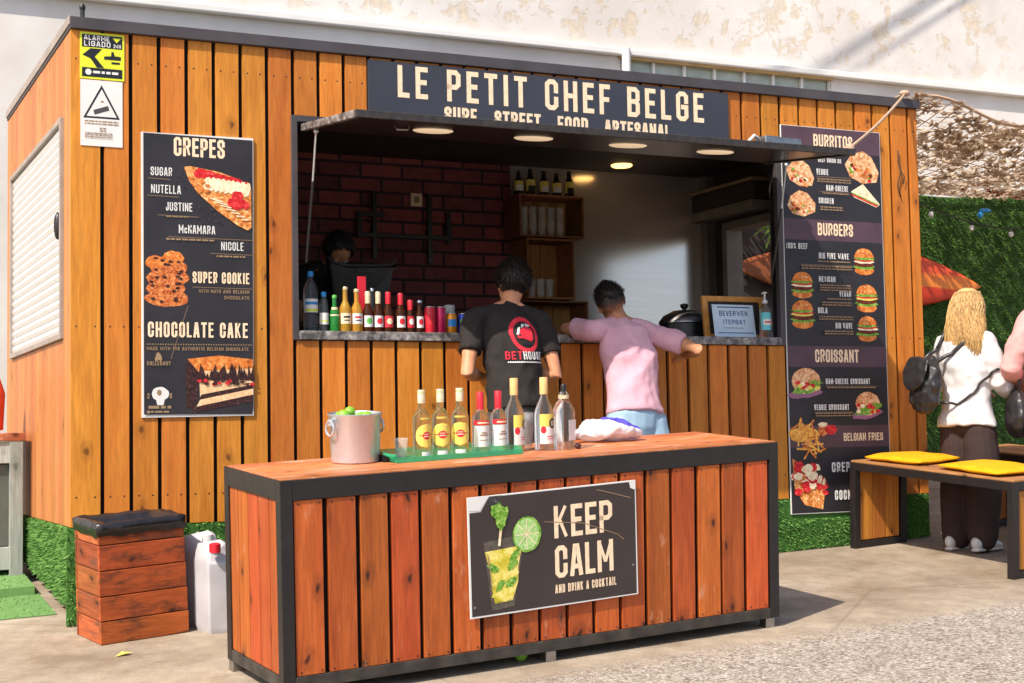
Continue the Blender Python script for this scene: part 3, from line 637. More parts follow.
for k in range(8): a = k*.785; p.stroke([(.27, .318), (.27+.055*math.cos(a), .318+.06*math.sin(a))], .004, FD_cream)
p.up(); p.stroke([(.14, .29), (.15, .36), (.147, .40)], .012, FD_cream); p.blob(.15, .40, .022, .06, FD_leaf, .2); p.blob(.128, .425, .02, .035, FD_leaf, .2, .5); p.blob(.165, .40, .016, .04, FD_leaf, .2, -.3)
p.stroke([(.085, .255), (.1, .12)], .004, M_tan); p.build('drink_picture', so_)
p = Print(o=(0, -.0075, 0)); p.stroke([(.36, .36), (.55, .335), (.72, .27), (.75, .245)], .003, M_tan); p.stroke([(.62, .47), (.79, .42)], .003, M_tan)
for u, w_ in ((.02, .045), (.795, .13)): p.blob(u, w_, .006, .006, M_gal, 0)
p.build('scratch_marks', so_)
# ================================================================== signs on the kiosk
nm = thing('name_board', 'long slate name board lettered LE PETIT CHEF BELGE above the hatch', 'sign', kmat(1.50, -.003, 2.085))
b = MB(); b.box(0, 2.235, -.012, 0, 0, .293, M_slate); b.build('panel', nm, .001)
p = Print(o=(0, -.012, 0)); p.text('LE PETIT CHEF BELGE', .165, .105, .172, M_cream, 1.90, t=.155, gap=.19); p.build('lettering', nm)
x = .43
for wd, w_ in (('SURF', .19), ('STREET', .28), ('FOOD', .19), ('ARTESANAL', .43)): p = Print(o=(0, -.012, 0)); p.text(wd, x, -.012, .088, M_cream, w_, t=.19); x += w_+.105; p.build('small_lettering', nm)
# left menu board
ml = thing('menu_board', 'tall dark crepes, cookie and chocolate cake menu board left of the hatch', 'menu board', kmat(0, -.0015, 0))
b = MB(); b.add([(.322, -.008, 1.912), (.322, -.008, .515), (.875, -.010, .52), (.882, -.012, 1.916), (.322, 0, 1.912), (.322, 0, .515), (.875, 0, .52), (.882, 0, 1.916)], [(0,1,2,3),(7,6,5,4),(0,3,7,4),(1,5,6,2),(0,4,5,1),(3,2,6,7)], M_whitep); b.build('panel', ml)
p = Print(o=(0, -.0125, 0)); p.poly([(.331, 1.908), (.331, .53), (.866, .528), (.872, .56), (.878, 1.905)], M_char); p.build('print', ml)
p = Print(o=(0, -.0133, 0)); T = p.text
T('CREPES', .48, 1.803, .094, M_cream, .255)
for s_, u, z, h, wd in (('SUGAR', .366, 1.70, .042, .105), ('NUTELLA', .368, 1.613, .042, .146), ('JUSTINE', .44, 1.529, .042, .13), ('McNAMARA', .503, 1.42, .042, .181), ('NICOLE', .714, 1.343, .042, .113), ('SUPER COOKIE', .57, 1.176, .056, .286), ('CHOCOLATE CAKE', .35, .906, .075, .496)): T(s_, u, z, h, M_cream if h > .05 else M_whitep, wd, t=.15 if h > .05 else .125, gap=.13)
T('WITH NUTS AND BELGIAN', .60, 1.128, .017, M_tan, .255, t=.2); T('CHOCOLATE', .727, 1.098, .017, M_tan, .128, t=.2)
T('MADE WITH THE AUTHENTIC BELGIAN CHOCOLATE', .344, .842, .017, M_tan, .505, t=.2)
for u, z, wd in ((.44, 1.497, .11), (.44, 1.385, .24), (.69, 1.308, .15)): p.lines(u, z, wd, .008, M_tan)
for a, z, c in ((.35, 1.685, .46), (.35, 1.60, .5), (.40, 1.505, .60), (.45, 1.40, .875), (.66, 1.325, .875), (.57, 1.155, .875)): p.stroke([(a, z), (c, z-.003)], .0022, M_tan)
for k in range(42): u = .345+k*.0125; p.rect(u, u+.006, .868, .874, M_tan)
T('CALLEBAUT', .344, .768, .02, M_tan, .115, t=.2); p.blob(.399, .812, .013, .018, M_tan, .2); p.blob(.39, .80, .008, .012, M_tan, .2); p.blob(.409, .80, .008, .012, M_tan, .2)
p.stroke([(.545, 1.06), (.46, .80)], .002, M_tan)
p.build('lettering', ml)
p = Print(o=(0, -.0133, 0)); p.blob(.409, .63, .042, .034, M_whitep, .05); p.poly([(.385, .62), (.435, .62), (.425, .575), (.395, .575)], M_whitep); p.up(); p.blob(.405, .635, .012, .014, M_tan); T = p.text
T('2', .347, .607, .026, M_tan); T('6', .455, .607, .026, M_tan); p.lines(.352, .558, .11, .014, M_tan); p.lines(.362, .538, .09, .009, M_tan); p.blob(.352, .542, .008, .008, M_tan); p.build('emblem', ml)
p = Print(o=(0, -.0133, 0)); 
for k in range(60): p.blob(random.uniform(.5, .87), random.uniform(1.4, 1.72), random.uniform(.002, .02), random.uniform(.002, .007), FD_smoke, .4, random.uniform(0, 3), 7)
p.up(); p.poly([(.528, 1.75), (.56, 1.755), (.70, 1.735), (.80, 1.705), (.868, 1.655), (.868, 1.462), (.85, 1.446), (.80, 1.468), (.70, 1.535), (.60, 1.62), (.555, 1.68)], FD_crepe); p.up()
for k in range(16): t = k/15; p.blob(.60+.24*t, 1.725-.055*t+random.uniform(-.006, .006), .026, .022, FD_red, .15, -.2)
p.up()
for k in range(9): t = k/8; p.blob(.645+.20*t, 1.672-.02*t, .018, .036, FD_cream, .08, -.25)
p.up()
for k in range(10): p.blob(random.uniform(.73, .84), random.uniform(1.565, 1.625), .026, .022, FD_red, .15, -.3)
p.up()
for k in range(7): t = k/6; p.stroke([(.66+.16*t, 1.60-.10*t), (.72+.13*t, 1.585-.085*t)], .006, FD_cream)
for k in range(5): p.blob(random.uniform(.6, .66), random.uniform(1.63, 1.68), .012, .008, FD_bun, .2)
p.up(); p.build('crepe_picture', ml)
p = Print(o=(0, -.0133, 0))
for u, z, a, c in ((.445, 1.095, .108, .04), (.438, 1.145, .098, .043), (.447, 1.197, .104, .046), (.455, 1.245, .09, .043)): p.blob(u, z, a, c, FD_cookie, .05, n=22); p.up()
p.blob(.475, 1.295, .055, .036, FD_bun, .1); p.blob(.39, 1.272, .05, .034, FD_bun, .1); p.up()
for k in range(24): p.blob(random.uniform(.36, .53), random.uniform(1.08, 1.3), .011, .006, FD_choc, .3)
p.build('cookie_picture', ml)
p = Print(o=(0, -.0133, 0)); p.poly([(.535, .80), (.535, .56), (.585, .555), (.60, .74)], FD_choc); p.up()
p.poly([(.543, .80), (.70, .818), (.872, .80), (.872, .74), (.60, .735)], FD_bun); p.poly([(.60, .74), (.872, .755), (.872, .60), (.57, .535), (.605, .6)], FD_cake); p.up()
p.poly([(.61, .625), (.872, .675), (.872, .655), (.60, .60)], FD_choc); p.poly([(.58, .565), (.872, .625), (.872, .59), (.565, .535)], FD_choc); p.up()
for k in range(46): u = random.uniform(.6, .868); p.poly([(u-.012, .70), (u+.014, .695), (u+random.uniform(-.012, .012), .70+random.uniform(.03, .085))], FD_choc)
for k in range(30): p.blob(random.uniform(.6, .87), random.uniform(.675, .71), .012, .007, random.choice([FD_choc, FD_red, FD_choc]), .3)
p.build('cake_picture', ml)
# right menu board
mr = thing('menu_board', 'tall dark burritos, burgers and croissant menu board right of the hatch', 'menu board', kmat(0, -.0015, 0))
b = MB(); b.box(4.104, 4.842, -.008, 0, -.092, 2.222, M_whitep); b.build('panel', mr)
p = Print(o=(0, -.0083, 0)); p.rect(4.108, 4.838, -.088, 2.219, M_char); p.up()
for a, c in ((2.075, 2.219), (1.535, 1.66), (.775, .90), (.295, .425)): p.rect(4.108, 4.838, a, c, M_plum)
p.build('print', mr)
p = Print(o=(0, -.0092, 0)); T = p.text
for s_, u, z, h, wd in (('BURRITOS', 4.34, 2.105, .076, .29), ('BURGERS', 4.352, 1.567, .075, .262), ('CROISSANT', 4.305, .803, .077, .322), ('BELGIAN FRIES', 4.497, .332, .047, .294)): T(s_, u, z, h, M_cream, wd)
for s_, u, z, h, wd in (('BEEF ONION CO', 4.37, 2.012, .026, .17), ('VEGGIE', 4.355, 1.934, .037, .088), ('HAM-CHEESE', 4.423, 1.840, .035, .163), ('CHICKEN', 4.365, 1.761, .035, .11), ('100% BEEF', 4.118, 1.479, .035, .154), ('BIG FIVE WAVE', 4.353, 1.426, .036, .221), ('MEXICAN', 4.348, 1.286, .034, .121),
    ('VEGAN', 4.496, 1.20, .034, .086), ('GOLA', 4.334, 1.096, .036, .069), ('BIG WAVE', 4.46, 1.006, .036, .124), ('HAM-CHEESE CROISSANT', 4.375, .672, .034, .328), ('VEGGIE CROISSANT', 4.284, .517, .035, .256), ('CREPES', 4.40, .148, .058, .20), ('COCKTAILS', 4.416, -.018, .058, .26)): T(s_, u, z, h, M_whitep, wd, t=.2)
for u, z, wd, n in ((4.355, 1.905, .25, 2), (4.39, 1.82, .2, 1), (4.37, 1.735, .17, 2), (4.34, 1.405, .24, 1), (4.22, 1.375, .37, 2), (4.348, 1.262, .23, 3), (4.40, 1.18, .18, 1), (4.36, 1.158, .22, 2), (4.334, 1.072, .25, 2), (4.37, .985, .21, 2), (4.375, .648, .36, 1), (4.284, .495, .27, 2)): p.lines(u, z, wd, .0075, M_tan, n)
for a, z, c in ((4.34, 1.92, 4.6), (4.36, 1.83, 4.59), (4.2, 1.385, 4.6), (4.36, .66, 4.75), (4.27, .505, 4.56)): p.stroke([(a, z), (c, z)], .002, M_tan)
p.build('lettering', mr)
def pic(name, fn):
    p = Print(o=(0, -.0092, 0)); fn(p); return p.build(name, mr)
for u, z, s_, r in ((4.24, 1.935, .2, -.35), (4.70, 1.995, .25, -.3), (4.24, 1.752, .2, -.05)): pic('burrito_picture', lambda p: sandwich(p, u, z, s_, r))
pic('toastie_picture', lambda p: (p.poly([(4.61, 1.845), (4.70, 1.895), (4.825, 1.775), (4.80, 1.755), (4.63, 1.81)], FD_cream), p.up(), p.stroke([(4.62, 1.825), (4.8, 1.765)], .012, FD_red), p.stroke([(4.62, 1.835), (4.81, 1.772)], .008, FD_leaf)))
for u, z, s_ in ((4.69, 1.42, .158), (4.228, 1.265, .155), (4.70, 1.195, .165), (4.225, 1.09, .165), (4.70, 1.01, .15)): pic('burger_picture', lambda p: burger(p, u, z, s_))
for u, z, s_ in ((4.235, .665, .22), (4.685, .53, .2)): pic('croissant_picture', lambda p: baguette(p, u, z, s_))
def fries(p):
    p.blob(4.21, .375, .11, .045, FD_fry, .1); p.up()
    for k in range(34):
        u, z = (random.uniform(4.13, 4.29), random.uniform(.35, .43)) if k < 20 else (random.uniform(4.2, 4.32), random.uniform(.26, .33)); a = random.gauss(1.2 if k < 20 else .2, .8); l = random.uniform(.025, .05)
        p.stroke([(u-l*math.cos(a), z-l*math.sin(a)), (u+l*math.cos(a), z+l*math.sin(a))], .011, random.choice([FD_fry, FD_fry, FD_bun]))
    p.up(); p.blob(4.345, .40, .035, .04, FD_cookie); p.blob(4.345, .432, .034, .014, FD_cream); p.blob(4.405, .40, .042, .03, FD_red)
pic('fries_picture', fries)
pic('dessert_picture', lambda p: (crepe(p, [(4.12, .235), (4.36, .10), (4.33, -.07), (4.2, -.04), (4.13, .06)], 14), [p.blob(random.uniform(4.12, 4.3), random.uniform(.02, .22), .03, .022, random.choice([FD_red, FD_red, FD_cream]), .2) for _ in range(22)]))
# alarm sticker and camera notice
al = thing('alarm_sticker', 'yellow and black alarm sticker at the top left corner of the kiosk', 'sticker', kmat(.03, -.0015, 2.155))
b = MB(); b.box(0, .212, -.003, 0, 0, .228, M_alarm); b.build('panel', al)
p = Print(o=(0, -.003, 0)); p.rect(.01, .202, .155, .218, M_blk); p.rect(.01, .202, .01, .055, M_blk); p.poly([(.012, .115), (.05, .15), (.105, .15), (.07, .11), (.115, .057), (.08, .057), (.05, .10)], M_blk); p.up()
p.poly([(.115, .10), (.195, .10), (.195, .118), (.165, .12), (.16, .14), (.15, .14), (.148, .118), (.115, .115)], M_blk); p.rect(.15, .19, .08, .09, M_blk); p.up()
T = p.text; T('ALARME', .02, .19, .024, M_whitep, .12, t=.2); T('LIGADO', .02, .16, .026, M_whitep, .125, t=.2); T('24h', .16, .16, .018, M_whitep, .035, t=.2); p.poly([(.155, .208), (.195, .208), (.175, .185)], M_alarm); p.blob(.04, .033, .015, .015, M_whitep, 0); p.lines(.062, .028, .12, .012, M_whitep); p.build('lettering', al)
cn_ = thing('camera_notice', 'white notice with a triangular camera warning below the alarm sticker', 'sign', kmat(.033, -.0015, 1.828))
b = MB(); b.box(0, .2, -.003, 0, 0, .322, M_whitep); b.build('panel', cn_)
p = Print(o=(0, -.003, 0)); p.stroke([(.02, .14), (.10, .29), (.18, .14), (.02, .14)], .009, M_blk); p.poly([(.06, .175), (.13, .20), (.137, .178), (.067, .153)], M_fascia); p.rect(.095, .11, .215, .222, M_tan); p.lines(.02, .118, .16, .006, M_tan, 2); p.lines(.09, .085, .03, .006, M_tan, 2); p.lines(.02, .06, .13, .005, M_tan, 3); p.build('print', cn_)
M_rope_d = plain('old_brown_cord', (.06, .035, .02), .9)
# rope from the canopy corner up over the roof, loose cord, flood lamp
b = MB(); P0, P1 = V((3.97, -.83, 1.925)), V((5.02, -.045, 2.47)); pts = [P0.lerp(P1, t)-V((0, 0, .02*math.sin(math.pi*t))) for t in [i/10 for i in range(11)]]+[V((5.06, .2, 2.47)), V((5.10, .6, 2.465))]
b.tube(pts, .0085, M_rope); b.ell((3.97, -.83, 1.92), (.025, .025, .03), M_rope); b.ell((5.02, -.045, 2.475), (.035, .03, .02), M_rope)
o = b.build('rope', smooth=True); o.matrix_world = KM; tag(o, 'pale rope tied from the canopy corner up to the kiosk roof', 'rope')
b = MB(); b.tube([(4.98, -.012, 2.12), (4.975, -.015, 2.05), (4.99, -.016, 1.98), (4.965, -.014, 1.90), (4.985, -.014, 1.83)], .0045, M_rope_d, 6); b.tube([(4.985, -.015, 2.0), (5.02, -.016, 1.96), (5.01, -.015, 1.91)], .003, M_rope_d, 6)
o = b.build('cord', smooth=True); o.matrix_world = KM; tag(o, 'dark knotted cord hanging loose on the planks at the kiosk right end', 'cord')
fl = thing('flood_lamp', 'small grey flood lamp box lying on the canopy near its right end', 'lamp', kmat(3.77, -.45, 1.962, .1))
b = MB(); b.box(-.13, .13, -.05, .05, 0, .07, M_gal); b.build('body', fl, .006); b = MB(); b.tube([(-.13, 0, .05), (-.18, -.01, .07), (-.22, .0, .03), (-.19, .03, .04), (-.26, .02, .012)], .01, M_white); b.build('cable', fl, smooth=True)
# ------------------------------------------------------------------ green wall, net, surfboard, string lights
hw = thing('hedge_wall', 'artificial green grass wall with a sagging top beside the kiosk', 'wall', KM)
b = MB(); hx0, hx1, ny = 6.75, 10.5, 40
def htop(x): return 2.52-.02*(x-7.6)-.07*math.sin((x-7.2)*2.2)
for i in range(ny):
    a, c = hx0+(hx1-hx0)*i/ny, hx0+(hx1-hx0)*(i+1)/ny
    b.add([(a, 3.05, -.5), (c, 3.05, -.5), (c, 3.05, htop(c)), (a, 3.05, htop(a)), (a, 3.12, -.5), (c, 3.12, -.5), (c, 3.12, htop(c)), (a, 3.12, htop(a))], [(0,1,2,3),(5,4,7,6),(3,2,6,7)], M_hedgeb)
b.build('backing', hw); boxp('shade_panel', hw, (5.16, 6.74, 3.06, 3.12, -.5, 2.45), M_dark); b = MB()  # dark panel added in place of the shade seen through the side window
def f3():
    x = random.uniform(hx0, 9.6); return (x, 3.05, random.uniform(-.3, htop(x))), (0, -1, 0)
blades(b, f3, 42000, .024, .0055, M_hedge, .6); o = b.build('grass_blades', hw)
b = MB(); b.box(6.2, 14, 3.0, 3.04, 2.36, 2.56, M_blk) if False else None
# camouflage net: sloping out from the wall
def netp(u, v):          # u along the front edge from the kiosk roof corner, v 0 front edge .. 1 at the green wall
    f = V((5.15+3.2*u, -.0-.25*u, 2.485-.46*u-.03*math.sin(math.pi*min(u, 1)))); r = V((5.3+5.6*u, 3.0, 2.47-.03*u+.04*math.sin(u*14)))
    p = f.lerp(r, v); p.z -= .16*math.sin(math.pi*v)*(.6+.4*math.sin(u*7+1)); p.z += .03*math.sin(u*23+v*5); return p
M_net = tinted('camouflage_strips', srgb(226,210,188), srgb(184,158,134), .85, .1, .5, 30); M_netb = tinted('camouflage_rust', srgb(176,110,80), srgb(120,74,52), .85, .1)
for m_ in (M_net, M_netb):
    t_ = m_.node_tree; pb_ = t_.nodes['Principled BSDF']; tl_ = t_.nodes.new('ShaderNodeBsdfTranslucent'); mx_ = t_.nodes.new('ShaderNodeMixShader'); mx_.inputs[0].default_value = .45
    t_.links.new(pb_.inputs['Base Color'].links[0].from_socket, tl_.inputs[0]); t_.links.new(pb_.outputs[0], mx_.inputs[1]); t_.links.new(tl_.outputs[0], mx_.inputs[2]); t_.links.new(mx_.outputs[0], t_.nodes['Material Output'].inputs[0])
b = MB(); 
for k in range(9000):
    u, v = random.random()**1.15, random.random(); p0 = netp(u, v); a = random.uniform(0, 6.28); l = random.uniform(.05, .13); wd = random.uniform(.010, .022)
    if noise.noise(p0*5) > .30: continue
    d = V((math.cos(a), math.sin(a), random.uniform(-.25, .15))); s = V((-d.y, d.x, random.uniform(-.35, .35))).normalized()*wd; q = p0+d*l*.5+V((0, 0, random.uniform(-.03, .01)))
    m = M_netb if abs(v-.80) < .05 and random.random() < .5 else M_net
    b.add([p0-s*.4, p0+s*.4, q+s, p0+d*l+s*.3, p0+d*l-s*.3, q-s], [(0, 1, 2, 3, 4, 5)], m)
for u in [i/46 for i in range(47)]: b.tube([netp(u+.006*math.sin(j), j/8) for j in range(9)], .004, M_rope, 4, tint=.8)
for v in [j/9 for j in range(10)]: b.tube([netp(i/40, v) for i in range(41)], .004 if 0 < v < 1 else .012, M_rope, 4, tint=.8)
o = b.build('camouflage_net'); o.matrix_world = KM; tag(o, 'tan camouflage net stretched from the kiosk roof corner to the green wall', 'net')
# surfboard
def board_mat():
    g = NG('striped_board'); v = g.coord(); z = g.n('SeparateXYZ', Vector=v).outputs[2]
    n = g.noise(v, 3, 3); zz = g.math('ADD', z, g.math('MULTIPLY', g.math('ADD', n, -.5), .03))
    return g.fin(g.mix(g.ramp(g.math('MULTIPLY_ADD', g.n('SeparateXYZ', Vector=v).outputs[0], .4, .5), [(.22, 1.), (.36, 0.)]), g.ramp(g.math('MULTIPLY_ADD', zz, 1.2, .5), [(.0, srgb(196,42,22)), (.43, srgb(210,60,30)), (.45, srgb(236,140,52)), (.56, srgb(232,124,48)), (.60, srgb(214,80,44)), (.8, srgb(206,76,48))]), srgb(134,74,42)), .4, 0, .5)  # left end browned: shade beyond the side window put into the colour
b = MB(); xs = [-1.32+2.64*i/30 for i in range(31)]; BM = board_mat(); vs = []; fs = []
for x in xs:
    t = min(abs(x)/1.32, .9995); h = .292*(1-t**1.6)**.9+.004; th = .035*(1-t**3)+.004
    for k in range(14):
        a = 2*math.pi*k/14; vs.append((x, th*math.sin(a)+.05*t*t, h*math.cos(a)))
for i in range(30):
    for k in range(14): fs.append((i*14+k, i*14+(k+1) % 14, (i+1)*14+(k+1) % 14, (i+1)*14+k))
fs += [tuple(range(13, -1, -1)), tuple(30*14+k for k in range(14))]
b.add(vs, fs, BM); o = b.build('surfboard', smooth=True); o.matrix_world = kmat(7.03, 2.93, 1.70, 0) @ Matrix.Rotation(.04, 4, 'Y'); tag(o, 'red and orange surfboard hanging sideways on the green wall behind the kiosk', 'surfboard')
# string lights
st = thing('string_light', 'string of small pale bulbs sagging along the top of the green wall', 'string lights', KM)
pts = [V((7.4+2.4*t, 2.85, 2.42-.28*math.sin(math.pi*min(t*1.0, 1)) if False else 2.38-.22*math.sin(math.pi*t))) for t in [i/16 for i in range(17)]]
b = MB(); b.tube(pts, .006, M_blk, 6); b.build('wire', st)
for i in (2, 5, 8, 11, 14):
    b = MB(); p = pts[i]; b.tube([p, p-V((0, 0, .03))], .011, M_blk, 8); b.ell(p-V((0, 0, .05)), (.022, .022, .028), M_white); b.build('bulb', st, smooth=True)
b = MB(); b.poly = None; b.ell((8.32, 2.86, 2.31), (.07, .02, .02), M_blue); b.ell((8.26, 2.86, 2.27), (.03, .02, .03), M_blue); o = b.build('blue_clip', smooth=True); o.matrix_world = KM; tag(o, 'small blue plastic clip on the string of bulbs by the green wall', 'clip')
pl = thing('palm_leaf', 'bright green palm leaf seen through the kiosk side window above the surfboard', 'plant', kmat(6.1, 2.86, 2.14))
for k in range(9):
    b = MB(); a = -2.6+k*.26; l = random.uniform(.25, .36); d = V((math.cos(a), -.1, math.sin(a))); s = V((-d.z, 0, d.x))*.014; b.add([(0, 0, 0), d*l*.5+s, d*l, d*l*.5-s], [(0, 1, 2, 3)], M_hedge, .9); b.build('leaf', pl)
# ------------------------------------------------------------------ turf mats, side table, red board at the left
def mat_thing(nmx, lab, pts, h, n):
    b = MB(); q = [K(x, y, 0) for x, y in pts]; k = len(q)
    b.add([(p.x, p.y, gz(p.x, p.y)+.002) for p in q]+[(p.x, p.y, gz(p.x, p.y)+h) for p in q], [tuple(range(k, 2*k))]+[(i, (i+1) % k, k+(i+1) % k, k+i) for i in range(k)], M_mat)
    o = b.build(nmx); o['label'] = lab; o['category'] = 'mat'; o['group'] = 'green turf mats left of the kiosk'
    b2 = MB()
    def f():
        i, j = random.random(), random.random(); a = q[0].lerp(q[1], i); c = q[3].lerp(q[2], i); p = a.lerp(c, j); return (p.x, p.y, gz(p.x, p.y)+h), (0, 0, 1)
    blades(b2, f, n, .014, .003, M_mat); b2.build('pile', o)
mat_thing('turf_mat', 'larger flat pale green turf mat on the concrete beside the kiosk left wall', [(-2.6, .36), (-.026, .32), (-.026, 2.4), (-2.6, 2.4)], .006, 7000)
mat_thing('turf_mat', 'thicker turf mat lying on top of the larger mat under the side table', [(-2.4, .82), (-.05, .88), (-.05, 2.3), (-2.4, 2.3)], .05, 5000)
M_wwash = wood('whitewashed_wood', (.62, .62, .58), (.46, .48, .44), (.16, .18, .15), 'Z', .75, .2, .3, (.20, .22, .19), .5, .5)
tb = thing('side_table', 'small whitewashed cabinet table with orange wooden top left of the kiosk', 'table', kmat(-.375, 1.47, GL_(-.375, 1.3)+.05, -.02) @ Matrix.Diagonal((1, 1, 1.225, 1)))
b = MB(); b.box(-.40, .33, -.22, .22, .60, .635, M_ctop); b.build('tabletop', tb, .003)
b = MB(); b.box(-.36, .30, .19, .2, .1, .5, M_dark); b.box(-.36, .30, -.205, .2, .50, .598, M_wwash, .2); b.box(-.36, .30, -.205, .2, .03, .13, M_wwash, .6); b.build('cabinet', tb, .003)
for x in (-.38, -.06, .25): 
    b = MB(); b.box(x, x+.07, -.215, -.145, -.04, .598, M_wwash); b.build('leg', tb, .003)
b = MB(); b.box(-.31, -.06, -.17, -.16, .135, .495, plain('dusty_grey_pane', (.10, .10, .085), .3)); b.box(.012, .248, -.17, -.16, .135, .495, plain('dusty_grey_pane', (.10, .10, .085), .3)); b.build('pane', tb)
b = MB(); b.loft([((0, 0, 0), .16, .02, (1, 0, 0)), ((0, 0, .2), .17, .022, (1, 0, 0)), ((0, 0, .32), .13, .02, (1, 0, 0)), ((0, 0, .38), .07, .015, (1, 0, 0))], plain('red_board_paint', srgb(206,66,40), .4)); o = b.build('red_board', smooth=True); o.matrix_world = kmat(-.30, 1.42, GL_(-.375, 1.3)+.05+.635*1.225+.02, .1); tag(o, 'rounded red painted board standing on the whitewashed cabinet at the left edge', 'board')
# ------------------------------------------------------------------ litter bin and jerrycans
tb = thing('litter_bin', 'weathered orange plank litter bin with black bag liner at the kiosk left corner', 'bin', slope(-1.851, 6.881, .64))
b = MB(); hh = [0, .105, .215, .33, .445, .535]; wf = lambda z: (.428-.05*z, -.005+.012*z)
for i in range(5):
    z0, z1 = hh[i]+.002, hh[i+1]-.002; t = random.random(); x1 = .425-.06*(z0+z1)/2*.6; x0 = -.0+.0
    b.box(x0, x1, 0, .018, z0, z1, M_binw, t); b.box(x0, x1, .272, .29, z0, z1, M_binw, random.random())
b.build('front_boards', tb, .003)
M_binx = wood('weathered_bin_side_boards', srgb(196,104,62), srgb(160,74,40), srgb(60,32,22), 'Y', .65, .25, .4, srgb(96,66,52), .5, .6)
b = MB()
for i in range(5):
    z0, z1 = hh[i]+.002, hh[i+1]-.002; b.box(.002, .02, .0185, .2715, z0, z1, M_binx, random.random())
b.build('side_boards', tb, .003); b = MB()
for i in range(5): b.box(.39, .408, .0185, .2715, hh[i]+.002, hh[i+1]-.002, M_binx, random.random())
b.build('side_boards', tb, .003)
b = MB(); n = 56; vs = []; L = [(.0, .475, 0), (.003, .485, 1), (.005, .540, 2), (-.012, .547, 3), (-.05, .53, 4), (-.08, .46, 5)]
def rect_pt(t):
    per = [(0, 0), (.41, 0), (.41, .29), (0, .29)]; s = t*4; i = int(s) % 4; f = s-int(s); a, c = per[i], per[(i+1) % 4]; return V((a[0]+(c[0]-a[0])*f, a[1]+(c[1]-a[1])*f, 0))
for off, z, li in L:
    for k in range(n):
        p = rect_pt(k/n); c = V((.205, .145, 0)); d = (p-c); d = d/max(abs(d.x)/.205, abs(d.y)/.145); q = c+d*(1+off/.17); wv = noise.noise(V((q.x*22, q.y*22, li*1.7)))
        q += d*(abs(wv)*.022 if li in (0, 1, 2, 3) else .02*wv)+d*.012*noise.noise(V((q.x*60, q.y*60, li*.9))); zz = z+(.016*noise.noise(V((q.x*14, q.y*14, 9+li))) if li else .03*(noise.noise(V((q.x*8, q.y*8, 3)))+.35)+.02)
        vs.append((q.x, q.y, zz))
fs = [(i*n+k, i*n+(k+1) % n, (i+1)*n+(k+1) % n, (i+1)*n+k) for i in range(len(L)-1) for k in range(n)]+[tuple(5*n+k for k in range(n))]
b.add(vs, fs, M_bagb); b.build('bin_bag', tb, smooth=True)
def jerry(lab, x, y, yaw, h, cap, mat, tilt=0):
    t = thing('jerrycan', lab, 'jerrycan', slope(x, y, yaw), 'jerrycans behind the litter bin')
    b = MB(); w_, d_ = .155, .24
    P = [(-.5, 0), (.5, 0), (.5, 1), (-.5, 1)]; b.loft([((0, 0, .012), w_*.48, d_*.47, (1, 0, 0)), ((0, 0, .03), w_*.5, d_*.5, (1, 0, 0)), ((0, 0, h*.8), w_*.5, d_*.5, (1, 0, 0)), ((0, -.0, h*.88), w_*.42, d_*.44, (1, 0, 0)), ((0, -.03, h*.95), w_*.2, d_*.2, (1, 0, 0))], mat, 4)
    b.xf = Matrix.Identity(4); o = b.build('body', t, .012, smooth='auto'); o.rotation_euler[2] = math.pi/4
    b = MB(); b.tube([(0, .08, h*.86), (0, .05, h*.98), (0, -.02, h*.98), (0, -.03, h*.9)], .013, mat); b.build('handle', t, smooth=True)
    b = MB(); b.lathe([(.02, h*.9), (.02, h*1.0)], mat, (-.03, -.085, 0), 16); b.lathe([(.026, h*.93), (.026, h*1.02), (.02, h*1.03)], cap, (-.03, -.085, 0), 16); b.build('cap', t, smooth='auto')
jerry('front white jerrycan with a red cap between the bin and the counter', -1.385, 7.15, .5, .41, M_red, M_jug)
jerry('rear milky jerrycan half hidden behind the litter bin', -1.47, 7.30, .75, .43, M_white, M_jug)
# ------------------------------------------------------------------ benches at the right with cushions
def bench(lab, M, grp='wooden benches at the right'):
    t = thing('bench', lab, 'bench', M, grp); L, DP, H = 1.23, .42, .51
    b = MB()
    for x in (0, L-.045):
        for y in (0, DP-.045): b.box(x, x+.045, y, y+.045, -.012, H-.0, M_frame)
        b.box(x, x+.045, .046, DP-.046, .0, .04, M_frame); b.box(x, x+.045, .046, DP-.046, H-.045, H, M_frame)
    b.box(.046, L-.046, 0, .045, H-.045, H, M_frame); b.box(.046, L-.046, DP-.045, DP, H-.045, H, M_frame); b.build('frame', t, .003)
    b = MB()
    for k in range(4): y = .006+k*(DP-.012)/4; b.box(.004, L-.004, y+.002, y+(DP-.012)/4-.002, H+.001, H+.012, M_benchx, random.random())
    b.build('seat', t, .002)
    for x in (.012, L-.03):
        b = MB()
        for k in range(3): y = .05+k*(DP-.1)/3; b.box(x, x+.018, y+.002, y+(DP-.1)/3-.003, .045, H-.05, M_bench, random.random())
        b.build('end_panel', t, .002)
    return t
M_benchx = wood('bench_top_boards', srgb(206,146,98), srgb(170,112,70), srgb(80,46,24), 'X', .55, .3, .3)
BY = math.atan2(-1.06, .62)
BMx = slope(1.982, 9.143, BY); bench('front wooden bench with black frame and two yellow cushions on it', BMx)
kk_ = K(5.50, .12, 0); bench('empty bench standing behind the cushioned bench against the kiosk end', slope(kk_.x, kk_.y, BY))
